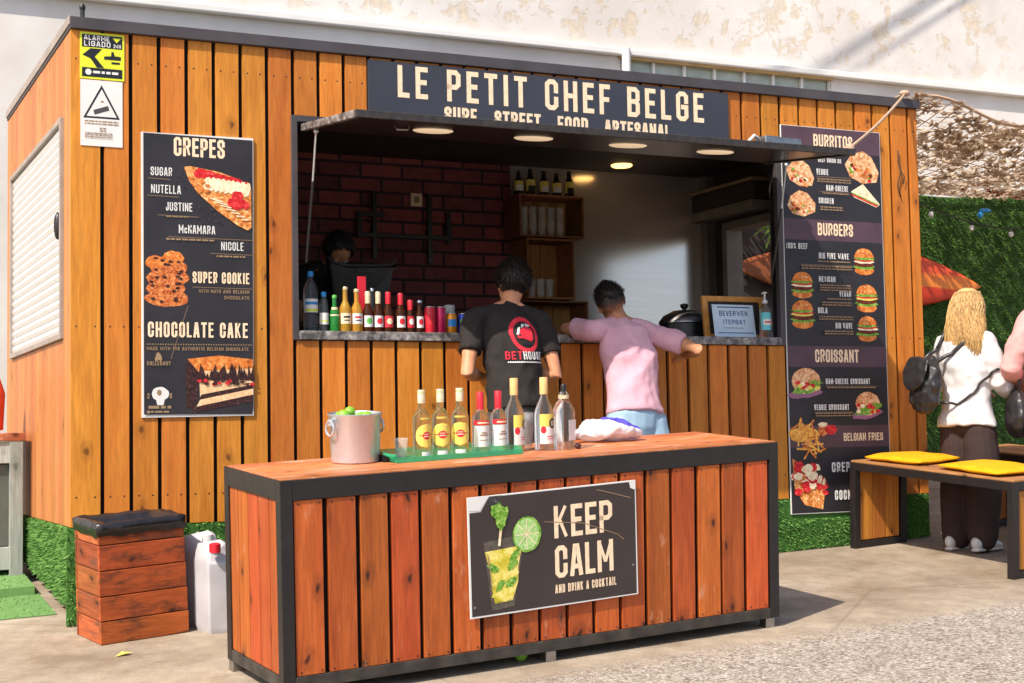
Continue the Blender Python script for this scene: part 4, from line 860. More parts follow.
def cushion(lab, M, lx, ly):
    b = MB(); n = 14; vs = []; fs = []
    for sgn in (1, -1):
        for i in range(n+1):
            for j in range(n+1):
                u, v = i/n*2-1, j/n*2-1; e = (1-abs(u)**4)*(1-abs(v)**4); pinch = 1-.05*(abs(u*v)**2)
                vs.append((u*lx/2*(1-.04*v*v), v*ly/2*(1-.05*u*u), .022+sgn*(.004+.018*e**.5)+.006*noise.noise(V((u*2+sgn, v*2, lx*9)))))
    N1 = (n+1)**2
    for i in range(n):
        for j in range(n):
            a = i*(n+1)+j; fs.append((a, a+n+1, a+n+2, a+1)); fs.append((N1+a, N1+a+1, N1+a+n+2, N1+a+n+1))
    for i in range(n):
        for a, c in ((i, i+1), (n*(n+1)+i+1, n*(n+1)+i), ((i+1)*(n+1), i*(n+1)), (i*(n+1)+n, (i+1)*(n+1)+n)): fs.append((a, c, N1+c, N1+a))
    b.add(vs, fs, M_cush); o = b.build('cushion', smooth=True); o.matrix_world = M; tag(o, lab, 'cushion', 'yellow seat cushions')
cushion('flat yellow cushion at the far end of the bench nearest the menu board', BMx @ Matrix.Translation((.26, .25, .522)) @ Matrix.Rotation(.08, 4, 'Z'), .42, .38)
cushion('flat yellow cushion at the near end of the bench by the photo edge', BMx @ Matrix.Translation((.88, .23, .522)) @ Matrix.Rotation(-.1, 4, 'Z'), .50, .38)
tt = thing('bar_table', 'tall dark framed table with orange panels behind the woman in white', 'table', slope(*K(6.15, -.05, 0).xy, BY))
b = MB()
for x in (0, .7):
    for y in (0, .5): b.box(x, x+.05, y, y+.05, -.02, .78, M_frame)
b.box(.051, .699, 0, .05, .73, .78, M_frame); b.box(.051, .699, .5, .55, .73, .78, M_frame); b.box(0, .05, .051, .499, .73, .78, M_frame); b.box(.7, .75, .051, .499, .73, .78, M_frame); b.box(0.051, .699, 0, .04, .35, .39, M_frame); b.build('frame', tt, .003)
b = MB()
for k in range(4): b.box(.01, .74, .005+k*.135, .137+k*.135, .782, .80, M_benchx, random.random())
b.build('tabletop', tt, .002); b = MB(); b.box(.06, .69, .01, .03, .45, .66, M_bench); b.build('panel', tt)
# ------------------------------------------------------------------ bottles
def bottle(name, lab, M, prof, gl, labels=(), cap=None, group=None, seg=24, extra=None):
    t = thing(name, lab, 'bottle', M, group); b = MB(); b.lathe(prof, gl, seg=seg); b.build('glass', t, smooth='auto')
    for (r, z0, z1, w_, m, *shape) in labels:
        b = MB()
        if shape and shape[0] == 'oval':
            cz, hz = (z0+z1)/2, (z1-z0)/2; n = 16; vs = []; fs = []
            for i in range(n+1):
                zz = -1+2*i/n; half = w_*math.sqrt(max(1-zz*zz, 0.0001))
                for k in range(9): a = math.radians(-90-half+2*half*k/8+(shape[1] if len(shape) > 1 else 0)); vs.append((r*math.cos(a), r*math.sin(a), cz+hz*zz))
            for i in range(n):
                for k in range(8): fs.append((i*9+k, i*9+k+1, (i+1)*9+k+1, (i+1)*9+k))
            b.add(vs, fs, m)
        else:
            o_ = shape[1] if len(shape) > 1 else 0; b.lathe([(r, z0), (r, z1)], m, seg=14, a0=-90-w_+o_, a1=-90+w_+o_, cap=False)
        b.build('label', t, smooth=True)
    if cap:
        b = MB(); r, z0, z1, m = cap; b.lathe([(r, z0), (r, z1-.003), (r*.9, z1)], m, seg=16); b.build('cap', t, smooth='auto')
    return t
def prof(R, h, sh, nr, nb, base=.004):   # body radius, total height, shoulder height, neck radius, neck start
    return [(R*.6, base), (R*.95, .0015), (R, .008), (R, sh), (R*.93, sh+.3*(nb-sh)), (R*.68, sh+.62*(nb-sh)), (nr*1.15, sh+.9*(nb-sh)), (nr, nb), (nr, h-.012), (nr*1.15, h-.011), (nr*1.15, h)]
rumg = 'yellow labelled rum bottles'
for (x, y, a, lab) in ((.749, .30, .12, 'yellow oval labelled rum bottle, first from the ice bucket'), (.838, .30, -.25, 'yellow oval labelled rum bottle, second from the ice bucket'), (.93, .30, -.45, 'yellow oval labelled rum bottle next to the red capped bottles')):
    t = bottle('rum_bottle', lab, cmat(x, y, .853, a), prof(.038, .285, .165, .0145, .215), G_rum, [(.0385, .05, .150, 74, M_yel, 'oval'), (.0391, .085, .118, 27, M_redp, 'oval'), (.0388, .100, .104, 50, M_redp), (.0396, .096, .100, 20, M_cream), (.0396, .106, .109, 17, M_cream), (.0385, .018, .034, 34, M_whitep), (.0362, .168, .176, 40, M_yel)], (.0165, .235, .29, M_foil), rumg)
for (x, y, a, lab) in ((1.04, .32, -.05, 'red capped bottle with white label beside the yellow labelled rums'), (1.128, .32, .1, 'red capped bottle with white label beside the cork topped bottle')):
    bottle('vodka_bottle', lab, cmat(x, y, .853, a), prof(.037, .262, .15, .0135, .20), G_clear, [(.0375, .035, .125, 76, M_whitep), (.0379, .128, .148, 76, M_redp), (.0384, .134, .141, 44, M_cream), (.0381, .082, .088, 30, M_tan), (.0381, .092, .098, 18, M_tan), (.0381, .062, .065, 34, M_tan)], (.0155, .19, .268, M_red), 'red capped bottles')
for (x, y, a, lab) in ((1.222, .345, .45, 'tall cork topped bottle with yellow label next to the red caps'), (1.352, .31, .05, 'tall cork topped bottle with yellow 61 label next to the square bottle')):
    t = bottle('cork_bottle', lab, cmat(x, y, .853, a), prof(.043, .29, .15, .0155, .235), G_clear, [(.0435, .03, .105, 60, M_whitep), (.0436, .106, .16, 60, M_yel), (.0441, .095, .142, 26, M_blk, 'oval', 22), (.0442, .075, .108, 16, M_redp, 'oval', -38), (.044, .06, .064, 26, M_redp, 'r', 10), (.044, .05, .053, 26, M_redp, 'r', 10)], (.0185, .245, .318, M_cork), 'cork topped bottles')
    b = MB()
    for k, gl_ in enumerate('61'):
        for pl_ in GL[gl_][1]:
            for i in range(len(pl_)-1):
                w0 = .009 if gl_ == '6' else .004
                f = lambda p: (lambda u, z: V((.0446*math.cos(math.radians(-68)+u/.0446), .0446*math.sin(math.radians(-68)+u/.0446), z)))(-.009+k*.012+p[0]*w0, .108+p[1]*.02)
                b.bar(f(pl_[i]), f(pl_[i+1]), .0025, .0006, M_cream, up=(.37, -.93, 0))
    b.build('number', t)
t = thing('gin_bottle', 'clear square shouldered bottle with a black stopper at the row end', 'bottle', cmat(1.447, .30, .853, .3))
b = MB(); b.loft([((0, 0, .005), .052, .045, (1, 0, 0)), ((0, 0, .165), .055, .047, (1, 0, 0)), ((0, 0, .20), .038, .032, (1, 0, 0)), ((0, 0, .215), .022, .022, (1, 0, 0)), ((0, 0, .24), .021, .021, (1, 0, 0))], G_clear, 8, True); o = b.build('glass', t, .003, smooth='auto')
b = MB(); b.lathe([(.024, .222), (.024, .236)], M_foil); b.lathe([(.012, .25), (.014, .275), (.009, .285)], M_blk); b.build('cap', t, smooth='auto')
b = MB(); b.box(-.022, .022, -.05, -.0485, .04, .13, film('frosted_print', (.8, .8, .8), .45)); b.build('label', t)
cu = thing('cup_stack', 'tall stack of clear plastic cups between the two cork topped bottles', 'cup stack', cmat(1.305, .385, .853))
for k in range(7):
    b = MB(); z = k*.012; b.lathe([(.024, z), (.033, z+.085), (.0345, z+.086), (.0345, z+.089), (.033, z+.089), (.0235, z+.003)], F_cup, seg=20, cap=False); b.build('cup', cu, smooth='auto')
b = MB(); b.lathe([(.022, .001), (.03, .08), (.032, .082), (.031, .083), (.021, .004)], F_cup, seg=20); o = b.build('plastic_cup', smooth='auto'); o.matrix_world = cmat(.70, .40, .853); tag(o, 'single clear plastic cup beside the first rum bottle', 'cup')
tr = thing('bar_tray', 'green translucent plastic bottle tray under the spirit bottles', 'tray', cmat(0, 0, .8515))
b = MB(); x0, x1, y0, y1, H = .60, 1.20, .235, .50, .045; b.box(x0, x1, y0, y1, 0, .0012, G_tray)
for q in ((x0, x1, y1-.006, y1), (x0, x0+.006, y0+.0065, y1-.0065), (x1-.006, x1, y0+.0065, y1-.0065)): b.box(*q, .0015, H*.75, G_tray)
b.box(x0, x1, y0, y0+.006, .0015, .022, G_tray)
b.build('tray', tr, .002)
b = MB(); b.box(.575, .598, .30, .50, 0, .03, M_blk); b.tube([(.60, .24, .03), (.58, .25, .03), (.575, .30, .035)], .007, G_tray); b.build('handle', tr)
# ice bucket with limes
ib = thing('ice_bucket', 'shiny steel ice bucket with ring handles on the counter left end', 'ice bucket', cmat(.49, .40, .852, .2))
b = MB(); pr_ = [(.096, .0), (.100, .004), (.109, .19), (.1135, .196), (.114, .201), (.110, .203), (.106, .198), (.09, .02), (.001, .018)]; b.lathe(pr_, M_steel, seg=40, cap=False); b.build('body', ib, smooth='auto')
for s in (1, -1):
    b = MB(); b.bar((s*.105, 0, .17), (s*.125, 0, .17), .03, .025, M_steel); b.tube([(s*(.125), .0+.028*math.sin(a), .145+.03*math.cos(a)) for a in [i*.45 for i in range(15)]], .005, M_steel); b.build('handle', ib, smooth='auto')
li = [(.04, -.03, .185), (-.02, -.055, .182), (-.055, .0, .195), (-.01, .02, .205), (.06, .03, .18), (-.03, .06, .185)]
limes = [('lime in the middle of the heap in the ice bucket', 0), ('lime at the front of the heap in the ice bucket', 1), ('lime at the left of the heap in the ice bucket', 2), ('topmost lime of the heap in the ice bucket', 3), ('lime at the right rim of the ice bucket', 4), ('lime at the back of the heap in the ice bucket', 5)]
for lab, i in limes:
    b = MB(); b.ell((0, 0, 0), (.028, .024, .024), M_lime); o = b.build('lime', smooth=True); o.matrix_world = cmat(.49, .40, .852, .2) @ Matrix.Translation(li[i]) @ Matrix.Rotation(i*1.3, 4, 'Z'); tag(o, lab, 'lime', 'limes in the ice bucket')
b = MB(); b.ell((0, 0, .024), (.029, .025, .025), M_lime); o = b.build('lime', smooth=True); o.matrix_world = slope(.014, 6.491, .5); tag(o, 'green lime lying on the ground under the counter front', 'lime')
b = MB(); b.add([(0, 0, .004), (.05, .01, .012), (.075, .04, .006), (.03, .045, .014)], [(0, 1, 2, 3)], M_yel); o = b.build('leaf'); o.matrix_world = slope(-1.73, 6.66, .3); tag(o, 'small yellow leaf on the concrete in front of the litter bin', 'leaf')
# plastic bag on the counter
def remesh(mb, voxel, smooth=4, disp=None, name='m'):
    o = bpy.data.objects.new('tmp', mb.mesh(name)); C.objects.link(o); r = o.modifiers.new('r', 'REMESH'); r.mode = 'VOXEL'; r.voxel_size = voxel; r.use_smooth_shade = True
    if smooth: s_ = o.modifiers.new('s', 'SMOOTH'); s_.factor = .5; s_.iterations = smooth
    dg = bpy.context.evaluated_depsgraph_get(); dg.update(); me = bpy.data.meshes.new_from_object(o.evaluated_get(dg)); bpy.data.objects.remove(o)
    me.materials.clear()
    for m in mb.mats: me.materials.append(m)
    if disp:
        nrm = [v.normal.copy() for v in me.vertices]
        for v, n in zip(me.vertices, nrm): v.co += n*disp(v.co)
    me.polygons.foreach_set('use_smooth', [True]*len(me.polygons)); return me
def put(me, name, parent=None, M=None):
    o = bpy.data.objects.new(name, me); C.objects.link(o)
    if parent: o.parent = parent
    if M is not None: o.matrix_world = M
    return o
def bag_mat():
    g = NG('white_bag_with_violet_stripe'); v = g.coord(); s = g.n('SeparateXYZ', Vector=v); n = g.noise(v, 14, 3)
    y = g.math('ADD', g.math('ADD', s.outputs[2], g.math('MULTIPLY', s.outputs[0], .28)), g.math('MULTIPLY', n, .03))
    col = g.ramp(y, [(.0, (.80, .79, .80)), (.100, (.82, .81, .82)), (.104, (.12, .10, .62)), (.128, (.14, .12, .66)), (.132, (.82, .81, .83))], 'CONSTANT')
    g.bump(g.noise(v, 30, 4, .6, 1.5), .35, .01); g.fin(col, .18, 0, .6); g.b.inputs['Transmission Weight'].default_value = .25; g.b.inputs['IOR'].default_value = 1.1; return g.m
b = MB(); BGm = bag_mat(); b.loft([((-.14, 0, .035), .03, .03, (0, 1, 0)), ((-.09, 0, .055), .07, .05, (0, 1, 0)), ((0, 0, .055), .085, .052, (0, 1, 0)), ((.09, 0, .045), .08, .042, (0, 1, 0)), ((.125, 0, .035), .06, .03, (0, 1, 0))], BGm); b.loft([((-.13, 0, .05), .025, .02, (0, 1, 0)), ((-.17, -.01, .05), .012, .016, (0, 1, 0)), ((-.20, -.02, .02), .02, .012, (0, 1, 0))], BGm)
me = remesh(b, .007, 3, lambda c: .016*noise.noise(c*17)+.012*(.25-abs(noise.noise(V((c.x*22, c.y*30, c.z*30))))))
o = put(me, 'plastic_bag', None, cmat(1.80, .47, .853, -.12)); tag(o, 'crumpled white plastic bag with a violet stripe on the counter', 'plastic bag')
b = MB(); b.ell((0, 0, .012), (.016, .013, .012), plain('dark_brown_stopper', (.05, .015, .015), .4)); o = b.build('bottle_stopper', smooth=True); o.matrix_world = cmat(1.50, .27, .851); tag(o, 'tiny dark brown stopper lying beside the crumpled plastic bag', 'stopper')
# ------------------------------------------------------------------ drinks on the hatch ledge
LZ = OZ0+.019
def ledge(x, y=.10, a=0): return kmat(x, y, LZ, a)
bottle('water_bottle', 'large clear water bottle with blue cap at the ledge left end', ledge(1.212), [(.03, .0), (.038, .005), (.038, .10), (.035, .105), (.038, .115), (.038, .20), (.034, .235), (.016, .275), (.013, .285), (.013, .295)], G_pet, [(.0385, .10, .17, 80, M_whitep), (.0388, .105, .118, 60, M_alarm), (.0388, .14, .155, 60, M_blue)], (.016, .288, .315, M_blue))
bottle('water_bottle', 'small clear water bottle with blue cap beside the large one', ledge(1.283), [(.02, .0), (.024, .004), (.024, .14), (.02, .165), (.011, .18), (.011, .195)], G_pet, [(.0245, .04, .10, 80, M_whitep), (.0247, .055, .062, 60, M_alarm)], (.0135, .185, .21, M_blue))
bottle('soda_bottle', 'small green glass bottle with green cap on the hatch ledge', ledge(1.341), prof(.026, .19, .09, .011, .14), G_green, [(.0264, .085, .092, 70, M_cream), (.019, .118, .13, 70, M_cream)], (.013, .178, .195, M_green))
bo = lambda R, h: prof(R, h, h*.5, .0125, h*.72)
for i, (x, h, lab, nm_) in enumerate(((1.40, .235, 'golden beer bottle with white script label next to the green bottle', 0), (1.463, .225, 'golden beer bottle with pale pink label left of the brown bottles', 1))):
    bottle('beer_bottle', lab, ledge(x), bo(.0305, h), G_amber, [(.031, .045, .10, 66, (M_cream, M_whitep)[i]), (.0314, .06, .066, 30, M_char), (.0314, .075, .085, 36, (M_char, M_redp)[i])], (.0145, h-.012, h+.004, M_foil), 'beer bottles on the ledge')
for x, h, lm, fm, im, lab in ((1.525, .215, M_whitep, M_foil, M_green, 'brown beer bottle with green and white label'), (1.583, .215, M_whitep, M_foil, M_redp, 'brown beer bottle with white label and gold foil neck'), (1.639, .215, M_redp, M_red, M_cream, 'brown beer bottle with red label and red foil neck'), (1.709, .21, M_whitep, M_red, M_redp, 'brown beer bottle with white label and red foil neck'), (1.764, .175, M_redp, M_red, M_whitep, 'short brown bottle with red neck before the red cans'), (1.818, .175, M_whitep, M_steel, M_redp, 'short brown bottle with silver cap beside the red can')):
    bottle('beer_bottle', lab, ledge(x), bo(.027 if h > .2 else .022, h), G_brown, [((.0274 if h > .2 else .0224), .03, .09, 62, lm), ((.0278 if h > .2 else .0228), .045, .078, 34, im, 'oval')]+([(.0145, h*.72, h*.86, 180, fm)] if fm != M_steel else []), (.0148, h-.03 if fm != M_steel else h-.01, h+.003, fm), 'beer bottles on the ledge')
def can(x, h, R, m, lab, band, y=.1):
    t = thing('drink_can', lab, 'can', ledge(x, y), 'drink cans on the ledge'); b = MB(); b.lathe([(R*.8, 0), (R, .008), (R, h-.012), (R*.85, h-.004)], m, seg=24); b.build('body', t, smooth='auto')
    b = MB(); b.lathe([(R*.85, h-.0035), (R*.86, h), (R*.8, h), (R*.78, h-.004)], M_steel, seg=24); b.build('lid', t, smooth='auto')
    if band: b = MB(); b.lathe([(R+.0005, h*.35), (R+.0005, h*.7)], band, seg=14, a0=-150, a1=-40, cap=False); b.build('label', t, smooth=True)
can(1.877, .145, .030, M_red, 'wide red drink can beside the short brown bottles', M_redp); can(1.94, .145, .026, plain('raspberry_can', (.55, .01, .08), .3, .3), 'slim raspberry red drink can next to the orange can', None)
can(2.002, .112, .028, plain('orange_can', (.75, .26, .01), .3, .3), 'orange drink can on the hatch ledge', M_blue); can(2.072, .112, .029, plain('blue_can', (.02, .05, .42), .3, .3), 'dark blue drink can on the hatch ledge', M_green); can(2.137, .116, .029, plain('green_can', (.03, .30, .12), .3, .3), 'green drink can beside the man in the black shirt', M_whitep)
cu = thing('cup_stack', 'stack of clear plastic cups behind the orange and blue cans', 'cup stack', ledge(2.03, .19))
for k, (x, h) in enumerate(((-.045, .15), (0, .165), (.048, .16))):
    b = MB(); b.lathe([(.022, 0), (.03, h), (.0285, h), (.021, .003)], F_cup, seg=16, cap=False); b.build('cup', cu, smooth='auto')
b = MB(); b.box(-.024, .024, -.008, .008, 0, .31, M_red); o = b.build('menu_stand', bevel=.004); o.matrix_world = ledge(1.535, .22); tag(o, 'tall narrow bright red menu stand behind the beer bottles', 'menu stand')
bottle('sauce_bottle', 'small clear bottle standing behind the red menu stand', ledge(1.60, .24), bo(.018, .24), G_clear, (), (.011, .235, .25, M_steel))
# waffle pot, board, notice, sanitiser at the right end of the ledge
pt = thing('cooking_pot', 'dark cooking pot with a domed steel lid at the ledge right end', 'pot', kmat(3.72, .50, 0))
b = MB(); b.lathe([(.13, .80), (.15, .81), (.155, 1.055), (.15, 1.06)], M_blk, seg=32); b.build('body', pt, smooth='auto'); b = MB(); b.lathe([(.16, 1.062), (.158, 1.075), (.13, 1.11), (.07, 1.14), (.001, 1.148)], M_gal, seg=32, cap=False); b.lathe([(.012, 1.148), (.025, 1.165), (.025, 1.18), (.01, 1.185)], M_blk, seg=16); b.build('lid', pt, smooth='auto')
fb = thing('framed_board', 'wooden framed board leaning behind the pale notice on the ledge', 'board', ledge(3.905, .22) @ Matrix.Rotation(-.12, 4, 'X'))
b = MB(); fm_ = plain('honey_wood', srgb(214,148,74), .5, 0, .4, .15, 20)
for q in ((-.22, -.185, 0, .262), (.185, .22, 0, .262), (-.184, .184, .228, .262), (-.184, .184, 0, .03)): b.box(q[0], q[1], -.012, .012, q[2], q[3], fm_)
b.build('frame', fb, .003); boxp('panel', fb, (-.184, .184, -.002, .004, .03, .228), M_dark)
no = thing('notice_sheet', 'pale blue printed notice sheet propped in front of the framed board', 'notice', ledge(3.842, .13) @ Matrix.Rotation(-.16, 4, 'X'))
pb = plain('pale_blue_sheet', (.58, .68, .76), .3, 0, .5, .06); b = MB(); b.box(-.145, .145, -.003, .0, 0, .205, pb); b.build('panel', no, .002)
p = Print(o=(0, -.003, 0)); bl = plain('navy_print', (.03, .08, .22), .5); p.text('BEVERWEN', -.10, .135, .032, bl, .20, t=.2); p.text('ITERBAT', -.08, .085, .028, bl, .16, t=.2); p.rect(-.11, .12, .185, .192, bl); p.rect(-.12, .13, .03, .035, bl); p.lines(-.08, .06, .14, .005, M_tan, 1); p.build('lettering', no)
sb_ = bottle('sanitiser_bottle', 'clear pump bottle with turquoise label beside the pale notice', ledge(4.005, .06), [(.03, 0), (.034, .006), (.034, .16), (.028, .185), (.013, .20), (.013, .21)], G_pet, [(.0344, .045, .15, 80, plain('turquoise_label', (.12, .52, .58), .4)), (.0348, .075, .11, 55, M_whitep), (.0351, .088, .097, 40, M_redp)], (.016, .205, .225, M_white))
b = MB(); b.lathe([(.006, .225), (.006, .262)], M_white); b.ell((0, 0, .268), (.016, .016, .008), M_white); b.bar((0, 0, .268), (-.03, -.02, .262), .01, .008, M_white); b.build('pump', sb_, smooth='auto')
# ------------------------------------------------------------------ things inside the kiosk
def crate(lab, x0, x1, z0, z1, y0=1.92, y1=2.18):
    t = thing('wooden_crate', lab, 'crate', KM, 'wooden crates on the rear wall'); b = MB(); th = .014
    b.box(x0, x1, y0, y1, z0, z0+th, M_crate); b.box(x0, x1, y0, y1, z1-th, z1, M_crate); b.box(x0, x0+th, y0, y1, z0+th, z1-th, M_crate); b.box(x1-th, x1, y0, y1, z0+th, z1-th, M_crate); b.build('sides', t, .002)
    b = MB(); n = max(2, round((x1-x0-2*th)/.07)); p = (x1-x0-2*th)/n
    for k in range(n): b.box(x0+th+k*p+.002, x0+th+(k+1)*p-.002, y1-.012, y1-.001, z0+th, z1-th, M_cratez, random.random())
    b.build('back_slats', t); return t
M_cratez = wood('crate_back_slats', srgb(206,150,96), srgb(156,104,64), srgb(50,28,18), 'Z', .7, .2, .3)
crate('upper wooden crate holding upturned glasses on the rear wall', 3.30, 3.80, 1.765, 2.06); crate('middle upright wooden crate on the rear wall', 3.35, 3.72, 1.335, 1.755); crate('lowest wide wooden crate on the rear wall', 3.29, 3.82, 1.05, 1.325)
def tumbler(lab, x, y, z, h=.09, r=.03):
    b = MB(); b.lathe([(r*.8, 0), (r, h), (r*.93, h), (r*.72, .006)], F_cup, seg=16, cap=False); o = b.build('drinking_glass', smooth='auto'); o.matrix_world = kmat(x, y, z); tag(o, lab, 'glass', 'glasses in the wall crates')
for i, x in enumerate((3.37, 3.44, 3.51, 3.58, 3.65)): tumbler('glass number one from the left in the upper crate'.replace('number one', ('first', 'second', 'third', 'fourth', 'fifth')[i]), x, 2.0, 1.7805, .11); tumbler(('glass stacked on the %s glass in the upper crate' % ('first', 'second', 'third', 'fourth', 'fifth')[i]), x, 2.0, 1.892, .09)
for i, x in enumerate((3.42, 3.49, 3.56)): tumbler('%s glass from the left in the middle crate' % ('first', 'second', 'third')[i], x, 2.0, 1.3495, .13)
for i, x in enumerate((3.345, 3.435, 3.54, 3.64, 3.74)):
    h = (.15, .17, .16, .15, .17)[i]
    bottle('liqueur_bottle', '%s small dark bottle with yellow label on the upper crate' % ('first', 'second', 'third', 'fourth', 'last')[i], kmat(x, 2.02, 2.061), [(.03, 0), (.034, .004), (.034, h*.65), (.018, h*.8), (.014, h)], plain('dark_bottle', (.02, .018, .012), .15), [(.0346, .03, h*.66, 85, M_yel), (.0349, .03, .07, 50, (M_whitep, M_blk, M_whitep, M_whitep, M_blk)[i])], (.016, h, h+.02, M_blk), 'bottles on the upper crate')
sw = thing('wall_switch', 'small cream wall switch on the dark brick wall', 'switch', kmat(2.65, 2.199, 2.02)); boxp('plate', sw, (-.042, .042, -.012, 0, -.045, .045), M_cream, .003); boxp('rocker', sw, (-.018, .018, -.017, -.0125, -.022, .022), M_tan, .002)
b = MB(); 
for q in (((2.22, 1.76), (2.87, 1.76)), ((2.33, 1.60), (2.33, 2.06)), ((2.73, 1.58), (2.73, 2.06)), ((2.22, 1.74), (2.22, 1.92)), ((2.87, 1.72), (2.87, 1.94)), ((2.22, 1.90), (2.40, 1.90))): b.bar((q[0][0], 2.16, q[0][1]), (q[1][0], 2.16, q[1][1]), .03, .03, M_blk, up=(0, 1, 0))
for x in (2.33, 2.73): b.bar((x, 2.16, 1.8), (x, 2.2, 1.8), .03, .03, M_blk)
o = b.build('wall_bracket', bevel=.002); o.matrix_world = KM; tag(o, 'empty black steel wall bracket on the brick wall', 'bracket')
po = thing('till_screen', 'black till screen with a curved grey rim behind the ledge drinks', 'till screen', kmat(1.80, .98, 1.08))
b = MB(); b.add([(-.20, -.02, .36), (-.10, -.05, .315), (.2, -.05, .325), (.21, -.02, .36), (.14, 0, -.02), (-.14, 0, -.02), (-.20, .04, .36), (-.10, .0, .315), (.2, .0, .325), (.21, .04, .36), (.14, .06, -.02), (-.14, .06, -.02)], [(0,5,4,3,2,1),(6,7,8,9,10,11),(0,1,7,6),(1,2,8,7),(2,3,9,8),(3,4,10,9),(4,5,11,10),(5,0,6,11)], M_blk); b.build('screen', po, .01)
b = MB(); b.tube([(-.20, -.03, .365), (-.17, -.045, .335), (-.10, -.058, .322), (.05, -.058, .324), (.18, -.058, .335), (.21, -.03, .365)], .008, M_fascia); b.bar((-.05, -.062, .288), (.06, -.062, .288), .014, .006, M_fascia); b.build('rim', po, smooth='auto')
b = MB(); b.box(-.06, .06, 0, .08, -.6, -.02, M_blk); b.build('stand', po)
# ================================================================== people
def skinmat(n, c): return plain(n, c, .5, 0, .35, .12, 14)
def hairmat(n, a, c): return tinted(n, a, c, .45, .4, .6, 60)
def lim(b, pts, rad, m, side=(1, 0, 0)):
    """a limb through joints with its radii, subdivided so that it tapers and bulges"""
    P = [V(p) for p in pts]; R = []
    for i in range(len(P)-1):
        for t in (0, .25, .5, .75):
            r = rad[i]+(rad[i+1]-rad[i])*t+(.006 if t in (.25, .5) else 0); R.append((P[i].lerp(P[i+1], t), r, r, side))
    R.append((P[-1], rad[-1], rad[-1], side)); b.loft(R, m, 14)
def hand(b, wrist, dirv, palm, thumb, m, curl=.5, s=1.):
    """palm and five bent fingers; dirv along the hand, palm = direction the palm faces, thumb = side of the thumb"""
    d, pn = V(dirv).normalized(), V(palm).normalized(); t = d.cross(pn); t = t if t.dot(V(thumb)) > 0 else -t; w0 = V(wrist)
    b.loft([(w0, .026*s, .018*s, t), (w0+d*.035*s, .036*s, .015*s, t), (w0+d*.085*s, .040*s, .013*s, t)], m, 12)
    for k, (o, l) in enumerate(((.029, .068), (.010, .078), (-.010, .073), (-.029, .058))):
        p = w0+d*.085*s+t*o*s; q = [p-d*.02*s, p]; a = 0
        for sgm in (.42, .32, .26):
            a += curl*.75; q.append(q[-1]+(d*math.cos(a)+pn*math.sin(a))*l*s*sgm)
        b.tube(q, [.0095*s, .0095*s, .009*s, .0085*s, .007*s], m, 8)
    p = w0+d*.025*s+t*.024*s; q = [p, p+(t*.7+d*.6+pn*.25).normalized()*.035*s]; q.append(q[-1]+(t*.25+d*.8+pn*.45).normalized()*.032*s); q.append(q[-1]+(d*.8+pn*.6).normalized()*.022*s)
    b.tube(q, [.012*s, .0115*s, .010*s, .008*s], m, 8)
def headrot(fwd, up):
    f, u = V(fwd).normalized(), V(up).normalized(); r = f.cross(u).normalized(); u = r.cross(f); return Matrix((r, f, u)).transposed()
